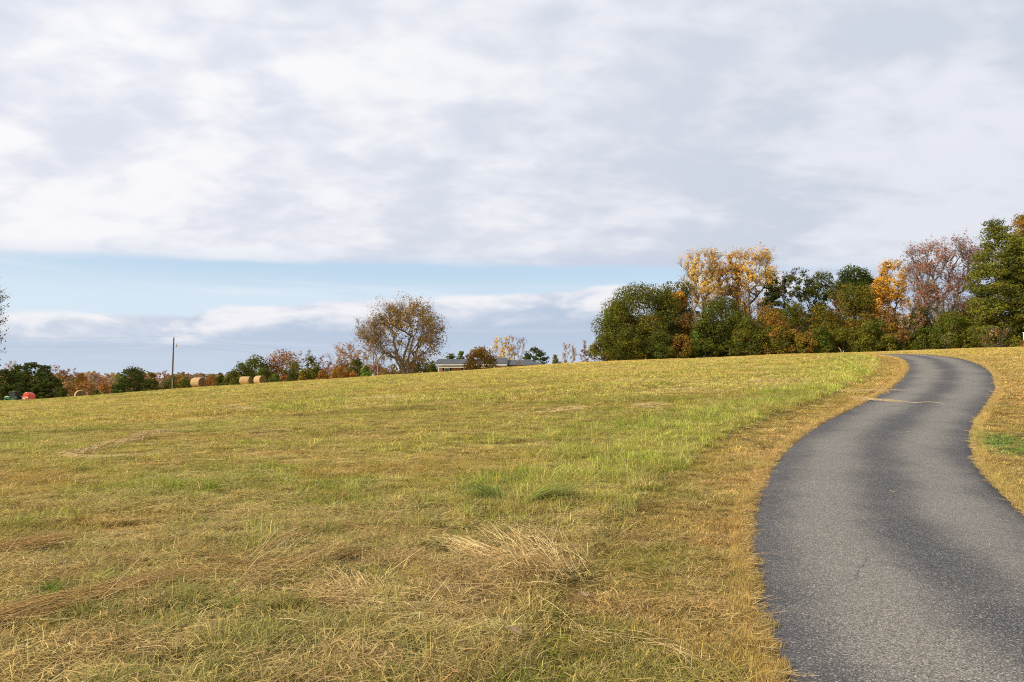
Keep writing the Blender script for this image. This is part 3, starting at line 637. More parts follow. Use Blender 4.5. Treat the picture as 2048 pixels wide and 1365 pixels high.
tuft('grass_tuft', 'bushy yellow green tuft halfway down the left foreground', 460, 1250, 110, .22, 1.4, 1.7, (.16, .24, .04), (.30, .28, .08), rs, .005, .9)
tuft('grass_tuft', 'rust coloured tuft beside the tangle of brown stems', 165, 1060, 110, .20, 1.2, 2.0, (.34, .17, .05), (.28, .22, .06), rs, .005, .8)
# ------------------------------------------------------------------ trees
C = dict(dark=(.088, .094, .018), pine=(.058, .078, .016), mid=(.100, .132, .018), olive=(.158, .152, .020), olivey=(.22, .185, .026), brass=(.29, .185, .026),
         brown=(.27, .135, .038), orange=(.43, .20, .045), gold=(.72, .42, .060), yellow=(.82, .57, .14), rust=(.34, .125, .05), pink=(.42, .23, .16),
         mauve=(.35, .17, .14), tan=(.52, .36, .18), lime=(.18, .27, .04), cedar=(.19, .20, .028), ceddark=(.085, .105, .018), grey=(.28, .23, .20))
def unit(rs, n):
    v = rs.normal(0, 1, (n, 3)); return v / np.linalg.norm(v, axis=1, keepdims=True)
PROFILE = {
    'round': lambda t: np.sqrt(np.clip(1 - (2 * t - 1) ** 2, 0, 1)) * .92 + .08,
    'dome': lambda t: np.sqrt(np.clip(1 - t ** 2.2, 0, 1)) * .95 + .05 * (t < .97),
    'cone': lambda t: np.clip((1 - t) ** .75, .02, 1) * np.clip(.55 + t * 3, 0, 1),
    'spire': lambda t: np.clip((1 - t) ** .6, .02, 1) * np.clip(.7 + t * 2, 0, 1),
    'vase': lambda t: np.sqrt(np.clip(1 - (1.55 * t - .93) ** 2, 0, 1)) * (.45 + .55 * np.clip(t * 1.8, 0, 1)) + .04,
    'tall': lambda t: np.sqrt(np.clip(1 - (1.7 * t - .85) ** 2, 0, 1)) * .9 + .1}
def tree(px, top, wpx, Y, shape, pal, cover, label, cat='tree', name=None, base=.12, seed=None, leaf=None, bark=None, group=None, nclump=None,
         twigs=0, lump=.28, trunk_r=None, cr=None, layered=False, stems=1, lean=0., patch=.35, crown_name='crown', dep=1.0, inner=.42, leafk=1.0):
    """one tree, grown in place: trunk, limbs reaching every leaf clump, crown of leaf-sized faces."""
    rs = np.random.RandomState(seed if seed is not None else int(px * 7 + top * 3 + Y) % 100000)
    x0 = at(px, Y); z0 = gz(x0, Y) - .1; ztp = ztop(top, Y); H = max(ztp - z0, .8); W = wpx / F * Y; R = W / 2
    nc = nclump or int(np.clip(22 + 1.15 * W * H * .55, 18, 120)); crad = cr or .15 * min(W, H * .9) + .08
    prof = PROFILE[shape]; H0 = base * H; pts = []
    ph = rs.uniform(0, 6.28, 6)
    tries = 0; dmin = crad * .85
    while len(pts) < nc and tries < nc * 40:
        tries += 1; t_ = rs.uniform(0, 1) ** .9; a = rs.uniform(0, 6.28)
        lum = 1 + lump * (np.sin(2 * a + ph[0] + 3 * t_) * .5 + np.sin(3 * a + ph[1] - 5 * t_) * .35 + np.sin(9 * t_ + ph[2] + a) * .4)
        rr = (R - crad * .55) * prof(t_) * lum * rs.uniform(inner, 1) ** .6 if shape not in ('cone', 'spire') else (R - crad * .3) * prof(t_) * lum * rs.uniform(.35, 1) ** .7
        p = np.array([np.cos(a) * rr + lean * t_ * R, np.sin(a) * rr * dep, H0 + crad * .5 + t_ * (H - H0 - crad * 1.0)])
        if pts and np.min(np.linalg.norm((np.array(pts) - p) * (1, 1, 1.2), axis=1)) < dmin: dmin *= .997; continue
        pts.append(p)
    pts = np.array(pts); nc = len(pts)
    # skeleton
    N = []; par = []; typ = []
    tops = []
    for s_ in range(stems):
        b = np.array([(s_ - (stems - 1) / 2) * .25 * min(1, R * .3), rs.uniform(-.2, .2) if stems > 1 else 0, 0.]); ha = rs.uniform(0, 6.28) if stems > 1 else 0
        th = H * (.78 if shape in ('cone', 'spire') else (.5 if stems == 1 else .55)); spread = R * .55 if stems > 1 else R * .06
        if stems > 1: ha = (s_ / stems) * 6.28 + rs.uniform(-.4, .4)
        k = max(4, int(th / .7)); last = -1
        for q in range(k + 1):
            u = q / k; N.append(b + np.array([np.cos(ha) * spread * u ** 1.25 + np.sin(u * 5 + ph[3]) * .03 * R + lean * u * R * .5, np.sin(ha) * spread * u ** 1.25 * dep + np.cos(u * 4 + ph[4]) * .03 * R, th * u]))
            par.append(last); last = len(N) - 1
    order = np.argsort(pts[:, 2] * .7 + np.hypot(pts[:, 0], pts[:, 1]) * .6)
    tip = np.zeros(nc, int)
    for ci in order:
        c = pts[ci]; A_ = np.array(N); hd = np.hypot(A_[:, 0] - c[0], A_[:, 1] - c[1])
        slope = .15 if layered else .55
        cost = np.linalg.norm(A_ - c, axis=1) + 1.6 * np.clip(A_[:, 2] - (c[2] - slope * hd), 0, None) + (A_[:, 2] < H0 * .75) * 2
        j = int(np.argmin(cost)); a = A_[j]; L = np.linalg.norm(c - a); k = max(2, int(L / .8)); last = j
        for q in range(1, k + 1):
            u = q / k; p = a * (1 - u) + c * u + np.array([0, 0, -.05 * L * math.sin(u * math.pi)]) + (rs.normal(0, .03 * L, 3) if q < k else 0)
            N.append(p); par.append(last); last = len(N) - 1
        tip[ci] = last
    N = np.array(N); par = np.array(par); wgt = np.zeros(len(N)); wgt[tip] = 1
    for q in range(len(N) - 1, -1, -1):
        if par[q] >= 0: wgt[par[q]] += wgt[q]
    r_tr = (trunk_r or .016 * H + .03) * .85; rad = r_tr * (np.maximum(wgt, .6) / nc * stems) ** .62; rad = np.maximum(rad, .013)
    e = np.where(par >= 0)[0]
    mpx = Y / F                                           # metres per photo pixel here
    big = rad[e] > .05; P0, P1 = N[par[e]], N[e]; R0, R1 = np.minimum(rad[par[e]], rad[e] * 1.5), rad[e]
    base_flare = 1 + .35 * np.exp(-P0[:, 2] / .5); R0 = R0 * base_flare
    v1, f1 = tubes(P0[big], P1[big], R0[big], R1[big], 7) if big.any() else (np.zeros((0, 3)), np.zeros((0, 4), int))
    v2, f2 = tubes(P0[~big], P1[~big], R0[~big], R1[~big], 4) if (~big).any() else (np.zeros((0, 3)), np.zeros((0, 4), int))
    VV = [v1, v2]; FF = [f1, f2 + len(v1)]; off = len(v1) + len(v2); tipP = []
    if twigs:
        k = twigs; c = np.repeat(pts, k, 0); outw = c - np.array([0, 0, H * .45]); outw /= np.linalg.norm(outw, axis=1, keepdims=True) + 1e-6
        d = outw * .9 + unit(rs, len(c)) * .75 + np.array([0, 0, .45]); d /= np.linalg.norm(d, axis=1, keepdims=True); Lt = rs.uniform(.5, 1.25, (len(c), 1)) * crad * 1.25
        p1 = c + d * Lt * .55; d2 = d + unit(rs, len(c)) * .5; p2 = p1 + d2 * Lt * .5; rt = np.full(len(c), .013)
        va, fa = tubes(c, p1, rt, rt * .7, 3); vb, fb = tubes(p1, p2, rt * .7, rt * .3, 3)
        d3 = d + unit(rs, len(c)) * .9; p3 = p1 + d3 * Lt * .4; vc, fc = tubes(p1, p3, rt * .6, rt * .25, 3)
        VV += [va, vb, vc]; FF += [fa + off, fb + off + len(va), fc + off + len(va) + len(vb)]; tipP = np.vstack([p2, p3, p1])
    name = name or ('shrub' if cat == 'shrub' else {'pine tree': 'pine_tree', 'cedar tree': 'cedar_tree', 'oak tree': 'oak_tree'}.get(cat, 'tree'))
    root = thing(name, label, cat, (x0, Y, z0), 0, group)
    tk = npmesh('trunk' if cat != 'shrub' else 'stem', np.vstack(VV), np.vstack(FF), bark or M_BARK, root, smooth=True)
    if cover <= 0: return root
    ls = leaf or (2.9 * mpx); area = .62 * W * H; nl = int(min(max(area / (ls * ls) * cover * 5.4, 120), 30000)) ; nl = int(nl * leafk)
    ci = rs.randint(0, nc, nl); cw = rs.uniform(.55, 1.45, nc); ci = rs.choice(nc, nl, p=cw / cw.sum())
    if twigs and cover < 1.1 and len(tipP):
        nl = int(nl * 1.5); ci = rs.choice(nc, nl, p=cw / cw.sum())
        src = tipP[rs.randint(0, len(tipP), nl)]; dens = fbm(src[:, 0] / (W * .16) + ph[5], src[:, 2] / (W * .16), 5, 3); keep = dens > rs.uniform(.32, .60, nl)
        lp = (src + rs.normal(0, crad * .13, (nl, 3)))[keep]; nl = len(lp); ci = ci[keep]
    else:
        dirs = unit(rs, nl); rr = crad * (.45 + .62 * rs.uniform(0, 1, nl) ** .55) * (1 + .07 * rs.normal(0, 1, nl)); dirs[:, 2] *= .42 if layered else .82
        lp = pts[ci] + dirs * rr[:, None]
    lp[:, 2] = np.maximum(lp[:, 2], .05)
    nrm = unit(rs, nl) * .62 + np.array([0, 0, .30]) + (lp - pts[ci]) / crad * .95; nrm /= np.linalg.norm(nrm, axis=1, keepdims=True)
    tt = unit(rs, nl)
    if layered:
        od = lp - np.array([0, 0, 1]) * lp[:, 2:3]; od /= np.linalg.norm(od, axis=1, keepdims=True) + 1e-6; tt = od + tt * .55 + np.array([0, 0, .25])
    a = np.cross(nrm, tt); a /= np.linalg.norm(a, axis=1, keepdims=True) + 1e-9; b = np.cross(a, nrm)
    s = ls * rs.uniform(.55, 1.25, (nl, 1)) * .62; el_ = 1.5 if layered else 1.12
    fold = nrm * s * .25
    v = np.stack([lp - b * s * el_, lp + a * s * .62 + fold, lp + b * s * el_, lp - a * s * .62 + fold], 1).reshape(-1, 3)
    o0 = np.arange(nl) * 4; f = np.stack([o0, o0 + 1, o0 + 2, o0 + 3], 1)
    names = [q[0] for q in pal]; w = np.array([q[1] for q in pal], float); w /= w.sum(); PC = np.array([C[q] for q in names])
    pn = fbm(pts[:, 0] / (R * .7 + .3) + ph[0], pts[:, 2] / (R * .7 + .3) + ph[1], 77, 2); rk = np.argsort(np.argsort(pn + rs.normal(0, .12, nc))) / nc
    cum = np.cumsum(w); ccl = PC[np.clip(np.searchsorted(cum, rk), 0, len(w) - 1)] * rs.uniform(.78, 1.22, (nc, 1))
    col = ccl[ci]; swap = rs.uniform(0, 1, nl) < patch; col = np.where(swap[:, None], PC[rs.choice(len(w), nl, p=w)], col) * rs.uniform(.82, 1.2, (nl, 1))
    npmesh(crown_name, v, f, M_LEAF, root, cols=np.repeat(col, 4, 0))
    return root
def shrub(px, top, wpx, Y, pal, label, cover=2.6, **k):
    return tree(px, top, wpx, Y, k.pop('shape', 'dome'), pal, cover, label, 'shrub', base=.02, crown_name='leaves', inner=.5, **k)

G1 = 'trees of the wood on the right'
DK = [('dark', 4), ('olive', 3), ('mid', 2)]; OL = [('olive', 5), ('mid', 2), ('olivey', 2), ('dark', 1)]; OB = [('olive', 4), ('brass', 2), ('brown', 1.5), ('mid', 1)]
GR = [('mid', 4), ('dark', 3), ('olive', 1)]; OR = [('brown', 3), ('orange', .8), ('brass', 3), ('olive', 3)]
# --- the wood on the right, back row
tree(1282, 571, 175, 96, 'round', DK + [('olivey', 1)], 2.5, 'broad dark oak whose crown tops the left end of the wood', 'oak tree', base=.08, lump=.2, group=G1)
tree(1352, 562, 78, 98, 'tall', DK, 1.8, 'narrow dark tree peeping up beside the pale yellow poplars', 'tree', base=.2, group=G1, twigs=3)
tree(1358, 583, 36, 95, 'round', [('gold', 3), ('orange', 2)], 1.5, 'small glowing orange crown between the oak and the pale poplars', 'tree', base=.70, group=G1, bark=M_BARK)
tree(1408, 509, 92, 103, 'vase', [('yellow', 3), ('gold', 2), ('tan', 1)], 1.0, 'tall sparse yellow poplar with the most bare limbs of its row', 'poplar tree', name='poplar_tree', base=.24, twigs=16, group=G1, bark=M_PALE, stems=3, nclump=85, lump=.5)
tree(1458, 511, 66, 105, 'tall', [('yellow', 3), ('gold', 3), ('tan', 1)], 1.0, 'slim sparse yellow poplar standing between two wider ones', 'poplar tree', name='poplar_tree', base=.24, twigs=14, group=G1, bark=M_PALE, stems=2, nclump=60)
tree(1508, 507, 100, 104, 'vase', [('gold', 4), ('yellow', 3), ('orange', 1)], 1.08, 'widest golden poplar, overlapping the spiky dark conifer', 'poplar tree', name='poplar_tree', base=.24, twigs=15, group=G1, bark=M_PALE, stems=3, nclump=90, lump=.5)
tree(1546, 542, 66, 102, 'cone', [('ceddark', 3), ('pine', 2)], 1.3, 'spiky dark conifer with gaps, right of the golden poplar', 'pine tree', base=.1, layered=True, twigs=4, group=G1, cr=.75, nclump=60, bark=M_BARKDARK)
tree(1598, 545, 88, 103, 'round', [('dark', 3), ('mid', 2), ('olive', 2)], 1.0, 'open topped dark oak with sky showing through its ragged top', 'oak tree', base=.25, twigs=8, group=G1, cr=.75, nclump=80)
tree(1655, 542, 84, 104, 'round', [('mid', 3), ('dark', 3), ('olive', 2)], 1.25, 'dark green oak standing just left of the rounded pine', 'oak tree', base=.2, twigs=4, group=G1, cr=.8, nclump=80)
tree(1712, 530, 74, 105, 'round', [('mid', 3), ('pine', 4)], 1.9, 'rounded deep green pine, highest of the green crowns in the middle', 'pine tree', base=.45, group=G1, lump=.15)
tree(1742, 548, 42, 106, 'round', [('pine', 4), ('mid', 1)], 1.5, 'small dark pine shoulder right of the rounded pine', 'pine tree', base=.4, group=G1)
tree(1792, 527, 64, 101, 'tall', [('gold', 5), ('yellow', 2)], .95, 'bright golden tree with a tall open top', 'tree', base=.48, twigs=10, group=G1, bark=M_PALE)
tree(1768, 556, 44, 99, 'tall', [('gold', 5), ('orange', 1)], 1.4, 'short dense golden tree at the foot of the tall open one', 'tree', base=.48, group=G1)
tree(1888, 493, 130, 90, 'vase', [('mauve', 2), ('rust', 4), ('pink', 2)], .80, 'spreading half bare maple with reddish leaves and pale forking limbs', 'maple tree', name='maple_tree', base=.26, twigs=16, group=G1, bark=M_PALE, stems=5, nclump=110, trunk_r=.30, lump=.45)
tree(1858, 566, 56, 96, 'round', [('rust', 2), ('brown', 2), ('dark', 3)], .95, 'rust brown tree behind the half bare maple', 'tree', base=.2, twigs=6, group=G1)
tree(1926, 600, 90, 97, 'round', [('tan', 2), ('pink', 2), ('grey', 1)], .40, 'pale thin tree showing between the maple and the big cedar', 'tree', base=.2, twigs=10, group=G1)
# middle row
tree(1236, 603, 84, 92, 'dome', OL, 2.8, 'olive green oak forming the left shoulder of the wood', 'oak tree', base=.03, group=G1)
tree(1300, 628, 96, 91, 'round', OL + [('brown', .6)], 1.8, 'olive oak in front of the broad dark oak', 'oak tree', base=.03, group=G1)
tree(1373, 622, 60, 92, 'dome', [('brown', 3), ('brass', 3), ('olive', 2)], 1.5, 'russet tree wedged between two dark oaks', 'tree', base=.03, group=G1, twigs=3)
tree(1446, 597, 118, 89, 'round', [('dark', 4), ('mid', 2.5), ('olive', 1.5)], 2.3, 'dense dark round oak standing forward under the pale poplars', 'oak tree', base=.02, lump=.16, group=G1)
tree(1404, 640, 52, 88, 'dome', [('mid', 3), ('lime', 1), ('dark', 1)], 1.9, 'fresher green tree at the left foot of the dense round oak', 'tree', base=.02, group=G1)
tree(1536, 612, 92, 92, 'dome', [('brown', 2.5), ('orange', 2.4), ('brass', 2), ('olive', 1.5)], 1.9, 'wide orange brown crown below the spiky conifer', 'tree', base=.02, group=G1)
tree(1590, 604, 72, 95, 'dome', OL + [('mid', 2)], 1.9, 'olive green tree below the open topped oak', 'tree', base=.02, group=G1)
tree(1648, 604, 78, 93, 'dome', OB, 1.9, 'brownish olive tree with one upright lobe in mid wood', 'tree', base=.02, group=G1)
tree(1716, 570, 88, 94, 'tall', [('olive', 4), ('brass', 2), ('olivey', 2), ('brown', 1)], 1.9, 'tall bronze olive tree below the rounded pine', 'tree', base=.02, group=G1)
tree(1682, 588, 40, 97, 'round', [('orange', 2), ('mauve', 2), ('dark', 1)], .8, 'little orange and purple crown peeping through the mid wood', 'tree', base=.3, twigs=6, group=G1)
tree(1790, 622, 66, 92, 'dome', [('brown', 3), ('brass', 2), ('olive', 2)], 1.6, 'brown tree beneath the two golden ones', 'tree', base=.02, group=G1, twigs=3)
tree(1826, 602, 50, 90, 'tall', [('tan', 3), ('pink', 2), ('orange', 2)], .65, 'slim pale trunked tree with thin apricot leaves', 'tree', base=.3, twigs=10, group=G1, bark=M_PALE)
tree(1852, 612, 66, 92, 'dome', [('dark', 3), ('olive', 2), ('mid', 2)], 1.9, 'dark tree at the left foot of the maple', 'tree', base=.02, group=G1)
tree(1952, 590, 70, 92, 'dome', [('olive', 3), ('cedar', 3), ('brown', 1)], 1.6, 'green tree filling the gap beside the big cedar', 'tree', base=.05, group=G1)
# front row of shrubs
GS = 'shrubs along the foot of the wood'
for q in ((1212, 668, 60, OL, 'leftmost low shrub at the outer corner of the wood'), (1258, 655, 66, DK + [('olivey', 2)], 'olive shrub under the left shoulder oak'), (1318, 660, 70, GR, 'dark shrub below the olive oak'),
          (1362, 668, 50, OR, 'low russet shrub at the foot of the russet tree'), (1500, 632, 84, [('olive', 4), ('dark', 3), ('mid', 1)], 'tall dark olive shrub right of the dense round oak'),
          (1562, 646, 76, OB, 'brown green shrub under the orange brown crown'), (1612, 664, 58, [('brass', 2), ('brown', 2), ('olive', 3)], 'bronze shrub in the middle of the front row'),
          (1640, 655, 50, [('mid', 4), ('olive', 2)], 'green shrub behind the dry stalk'), (1688, 650, 70, OL, 'olive shrub in front of the upright lobed tree'),
          (1748, 642, 76, OL + [('brown', 1)], 'large olive shrub left of the driveway end'), (1728, 672, 44, GR, 'small dark green shrub tucked before the bronze olive tree'),
          (1806, 660, 60, [('brown', 2), ('olive', 3), ('dark', 2)], 'brown shrub beneath the apricot tree'), (1852, 655, 66, GR + [('olive', 2)], 'green shrub below the maple on its left'),
          (1905, 622, 88, [('olive', 4), ('mid', 3), ('cedar', 2)], 'big rounded olive shrub hiding the foot of the maple'), (1950, 650, 66, [('cedar', 3), ('dark', 3), ('brown', 1)], 'dark shrub left of the big cedar'),
          (1470, 674, 62, GR, 'low dark shrub before the dense round oak'), (1410, 678, 56, [('mid', 4), ('olive', 2)], 'low green shrub left of the dense round oak'), (1585, 680, 60, OB + [('orange', .6)], 'low mixed shrub with an orange tinge'),
          (1665, 682, 60, DK, 'low dark shrub behind the dry stalk on its left'), (1780, 676, 54, DK, 'low dark shrub beside the far end of the driveway'), (1830, 672, 50, DK, 'low dark shrub under the slim pale trunked tree'), (1534, 678, 56, GR, 'low deep green shrub right of the tall dark olive shrub')):
    px_, tp_, w_, pl_, lb_ = q; Yb = 84 if px_ < 1560 else (80 if px_ < 1700 else 78)
    shrub(px_, tp_, w_, Yb + (px_ * 7 % 4), pl_, lb_, group=GS)
# big cedar and neighbours at the right border
tree(2004, 433, 132, 72, 'spire', [('cedar', 5), ('olive', 3), ('ceddark', 3), ('olivey', 1)], 1.9, 'huge feathery green cedar towering over the right end of the wood', 'cedar tree', base=.04, layered=True, nclump=190, cr=.85, twigs=2, lump=.3, group=G1)
tree(2058, 470, 110, 71, 'spire', [('cedar', 5), ('olive', 3), ('ceddark', 3)], 1.8, 'second feathery cedar cut off by the right border', 'cedar tree', base=.04, layered=True, nclump=170, cr=.85, lump=.3, group=G1)
tree(2064, 424, 80, 84, 'round', [('brass', 3), ('orange', 2), ('olivey', 2)], 1.5, 'orange brown crown just showing above the second cedar', 'tree', base=.3, group=G1)
tree(2130, 440, 130, 80, 'round', OL, 1.6, 'olive tree beyond the right border of the view', 'tree', base=.05, group=G1)
shrub(1996, 655, 60, 69, [('brown', 2), ('ceddark', 3), ('tan', 1)], 'twiggy brown shrub at the foot of the huge cedar', cover=1.1, twigs=8, group=GS)
shrub(2034, 672, 34, 68, [('olive', 3), ('cedar', 2)], 'small green shrub beside the white post', group=GS)
shrub(2052, 682, 26, 66, [('brown', 3), ('orange', 1), ('tan', 1)], 'knee high orange shrub at the right border', group=GS)

# --- middle distance: around the house
GH = 'trees around the brick house'
tree(962, 694, 66, 121, 'round', [('brown', 3), ('brass', 3), ('rust', 1), ('olive', 2)], 2.4, 'dense rounded bronze tree in front of the brick house', 'tree', base=.04, lump=.16, group=GH)
tree(903, 706, 46, 146, 'spire', [('ceddark', 3), ('mid', 2)], 1.6, 'small cedar rising behind the left half of the house roof', 'cedar tree', base=.1, layered=True, group=GH)
tree(922, 701, 30, 149, 'cone', [('mid', 3), ('ceddark', 2)], 1.8, 'pointed little conifer behind the house roof next to the bronze tree', 'cedar tree', base=.1, layered=True, group=GH)
tree(1008, 677, 44, 150, 'vase', [('yellow', 3), ('gold', 2), ('tan', 2)], .85, 'cream yellow tree behind the middle of the house', 'tree', base=.2, twigs=10, group=GH, bark=M_PALE)
tree(1036, 675, 34, 126, 'vase', [('pink', 1)], .07, 'bare grey tree standing before the right part of the roof', 'tree', base=.25, twigs=12, group=GH, bark=M_PALE, nclump=42)
tree(1070, 694, 62, 147, 'dome', [('ceddark', 3), ('pine', 3)], 1.15, 'ragged dark pine behind the right end of the house', 'pine tree', base=.1, layered=True, group=GH, cr=.8, twigs=3)
tree(1111, 710, 26, 140, 'cone', [('dark', 3), ('olivey', 1)], 2.2, 'small dark cone shaped evergreen right of the house', 'tree', base=.02, group=GH)
tree(1122, 722, 14, 139, 'round', [('olivey', 3), ('brass', 1)], 1.6, 'low yellowish bush right of the small dark cone', 'shrub', name='shrub', base=.02, crown_name='leaves', group=GH)
tree(1139, 692, 30, 150, 'vase', [('tan', 3), ('pink', 2)], .65, 'thin tan tree standing alone right of the house', 'tree', base=.15, twigs=10, group=GH, bark=M_PALE)
tree(1169, 682, 26, 145, 'cone', [('mauve', 3), ('pink', 3)], .7, 'thin rosy tree with a pointed top', 'tree', base=.1, twigs=10, group=GH, bark=M_PALE)
tree(1188, 690, 24, 120, 'round', [('tan', 2), ('pink', 2)], .4, 'scrawny pale tree touching the left edge of the wood', 'tree', base=.1, twigs=10, group=GH)
# large autumn tree
tree(808, 611, 142, 112, 'round', [('brass', 5), ('brown', 4), ('orange', .7), ('olivey', 2)], 1.08, 'large multi stemmed autumn tree standing alone before the sky', 'tree', base=.20, twigs=17, bark=M_BARK, stems=6, nclump=135, trunk_r=.22, lump=.42, leafk=1.35)
tree(758, 640, 66, 110, 'vase', [('tan', 1), ('grey', 1)], .12, 'leaning bare tree at the left side of the large autumn tree', 'tree', base=.25, twigs=12, bark=M_PALE, lean=-.55, nclump=55, trunk_r=.14)
tree(780, 700, 50, 118, 'round', [('brown', 2), ('olive', 2)], .8, 'low brown tree under the left half of the large autumn tree', 'tree', base=.05, twigs=5)
shrub(842, 716, 44, 124, [('dark', 2), ('olive', 2)], 'dark shrub under the right half of the large autumn tree', cover=1.6)
shrub(866, 722, 26, 135, [('ceddark', 2), ('mid', 2)], 'dark evergreen shrub at the left corner of the house', cover=1.8)
shrub(815, 722, 46, 121, [('brown', 2), ('dark', 3)], 'brownish shrub between the stems of the large autumn tree', cover=1.4)

# --- tree line down the slope behind the bales
GL = 'trees behind the hay bales'
for q in ((425, 750, 40, 190, 'dome', [('brown', 3), ('rust', 2)], 1.8, 'brown tree behind the upper lone bale', {}), (441, 744, 28, 180, 'cone', [('dark', 3), ('mid', 1)], 2., 'small pointed dark tree right of the upper lone bale', dict(layered=True)),
          (466, 742, 40, 172, 'dome', [('dark', 3), ('olive', 1)], 2., 'low dark tree left of the twin bales', {}), (483, 724, 44, 165, 'round', DK, 1.7, 'dark ragged tree above the twin bales', dict(twigs=3)),
          (512, 711, 64, 168, 'round', [('dark', 3), ('olive', 3), ('mid', 1)], 1.9, 'broad dark green tree above the twin bales', {}), (527, 732, 36, 158, 'dome', GR, 1.9, 'green tree in front of the broad dark one', {}),
          (566, 701, 66, 170, 'round', [('brown', 5), ('rust', 2), ('tan', 1)], 1.6, 'large russet tree right of the twin bales', dict(twigs=5)), (585, 722, 42, 160, 'dome', [('dark', 3), ('olive', 1)], 1.7, 'dark tree in front of the large russet one', {}),
          (607, 700, 32, 175, 'vase', [('pink', 2), ('grey', 2)], .5, 'thin greyish pink tree between the russet and the green one', dict(twigs=10, bark=M_PALE)), (624, 713, 36, 166, 'round', DK, 1.3, 'dark oak with a lacy top right of the greyish pink tree', dict(twigs=5)),
          (649, 712, 34, 172, 'vase', [('pink', 2), ('mauve', 2)], .55, 'thin mauve tree right of the lacy dark oak', dict(twigs=10, bark=M_PALE)), (688, 692, 54, 176, 'vase', [('pink', 3), ('tan', 2)], .7, 'tall pale pink tree nearest to the slim far pole', dict(twigs=12, bark=M_PALE)),
          (722, 703, 48, 174, 'round', [('tan', 3), ('pink', 1), ('brown', 1)], .9, 'buff tree just left of the leaning bare tree', dict(twigs=8, bark=M_PALE)), (685, 716, 50, 160, 'dome', [('brown', 3), ('rust', 2), ('olive', 1)], 1.6, 'brown tree below the tall pale pink one', {}),
          (714, 716, 44, 155, 'dome', [('dark', 3), ('olive', 2)], 1.9, 'rounded dark tree below the buff one', {}), (752, 722, 40, 160, 'dome', [('mauve', 2), ('brown', 3)], 1.3, 'purplish brown tree behind the slim far pole', dict(twigs=4)),
          (770, 735, 40, 155, 'dome', [('rust', 2), ('brown', 3)], 1.3, 'low russet tree right of the slim far pole', {})):
    px_, tp_, w_, Y_, sh_, pl_, cv_, lb_, kw = q; tree(px_, tp_, w_, Y_, sh_, pl_, cv_, lb_, base=.05, group=GL, **kw)
GB = 'shrubs behind the hay bales'
for q in ((550, 746, 26, [('mid', 3), ('lime', 1)], 'green shrub directly right of the twin bales'), (567, 748, 14, [('orange', 3), ('rust', 2)], 'tiny orange shrub right of the green one'), (607, 737, 26, [('olivey', 3), ('brass', 2)], 'mustard shrub below the greyish pink tree'),
          (628, 730, 32, [('olive', 3), ('dark', 1)], 'olive shrub below the lacy dark oak'), (646, 738, 28, [('brass', 2), ('rust', 2)], 'copper shrub right of the olive one'), (682, 735, 58, [('brown', 2), ('orange', 2), ('olivey', 1)], 'long orange brown shrub below the brown tree'),
          (706, 742, 18, [('orange', 3)], 'small orange shrub left of the vivid green one'), (732, 732, 30, [('lime', 3), ('mid', 3)], 'vivid green shrub left of the slim far pole')):
    px_, tp_, w_, pl_, lb_ = q; shrub(px_, tp_, w_, 142 + px_ % 5, pl_, lb_, group=GB, cover=2.0)
# far left clump of pines
GP_ = 'pines behind the tractor'
for q in ((-30, 728, 60, 212, 'dark pine cut off by the left border'), (10, 736, 44, 206, 'brownish dark pine left of the tallest pine'), (34, 724, 50, 214, 'tallest pine above the tractor, with a pointed top'), (63, 722, 52, 210, 'broad pine above the red baler'),
          (88, 729, 40, 205, 'pine with a flat top sloping down right of the baler'), (106, 750, 36, 200, 'low pine right of the baler'), (124, 774, 26, 196, 'lowest dark pine where the clump ends on the right')):
    px_, tp_, w_, Y_, lb_ = q; tree(px_, tp_, w_, Y_, 'dome' if px_ != 34 else 'cone', [('pine', 3), ('ceddark', 3), ('dark', 2)] + ([('brown', 1)] if px_ < 20 else []), 1.9, lb_, 'pine tree', base=.03, layered=True, group=GP_)
for q in ((48, 762, 50, 199, 'dark pine bough mass close behind the tractor cab'), (84, 766, 46, 198, 'dark pine bough mass right behind the red baler'), (12, 768, 40, 199, 'dark pine left of the tractor')):
    px_, tp_, w_, Y_, lb_ = q; tree(px_, tp_, w_, Y_ + 1, 'dome', [('pine', 3), ('dark', 3)], 2., lb_, 'pine tree', base=.02, layered=True, group=GP_)
tree(18, 722, 26, 225, 'vase', [('pink', 2), ('tan', 1)], .5, 'thin pink tree poking out above the brownish pine', twigs=8, bark=M_PALE)
tree(266, 732, 66, 215, 'dome', [('pine', 3), ('ceddark', 2), ('dark', 1)], 1.7, 'open pine with a raised rounded top left of the utility pole', 'pine tree', base=.05, layered=True, twigs=3)
tree(236, 768, 34, 208, 'dome', [('pine', 3), ('mid', 1)], 1.9, 'low dark pine at the left foot of the open pine', 'pine tree', base=.02, layered=True)
tree(303, 755, 44, 212, 'dome', [('dark', 3), ('pine', 2)], 1.9, 'low dark pine at the right foot of the open pine', 'pine tree', base=.02, layered=True)
tree(194, 776, 18, 200, 'cone', [('mid', 2), ('pine', 3)], 2., 'tiny dark evergreen right of the lowest bale', 'pine tree', base=.02, layered=True)
for q in ((340, 752, 40, 205, [('dark', 3), ('mid', 1)], 'dark green tree right behind the utility pole'), (372, 757, 40, 200, [('dark', 2), ('mid', 2)], 'dark green tree left of the upper lone bale'), (407, 760, 32, 204, [('rust', 2), ('brown', 2)], 'low reddish tree behind the upper lone bale')):
    tree(q[0], q[1], q[2], q[3], 'dome', q[4], 1.9, q[5], base=.02)
GO = 'autumn trees across the far valley'  # orange crowns dulled with brown and tan: aerial haze put into leaf colour
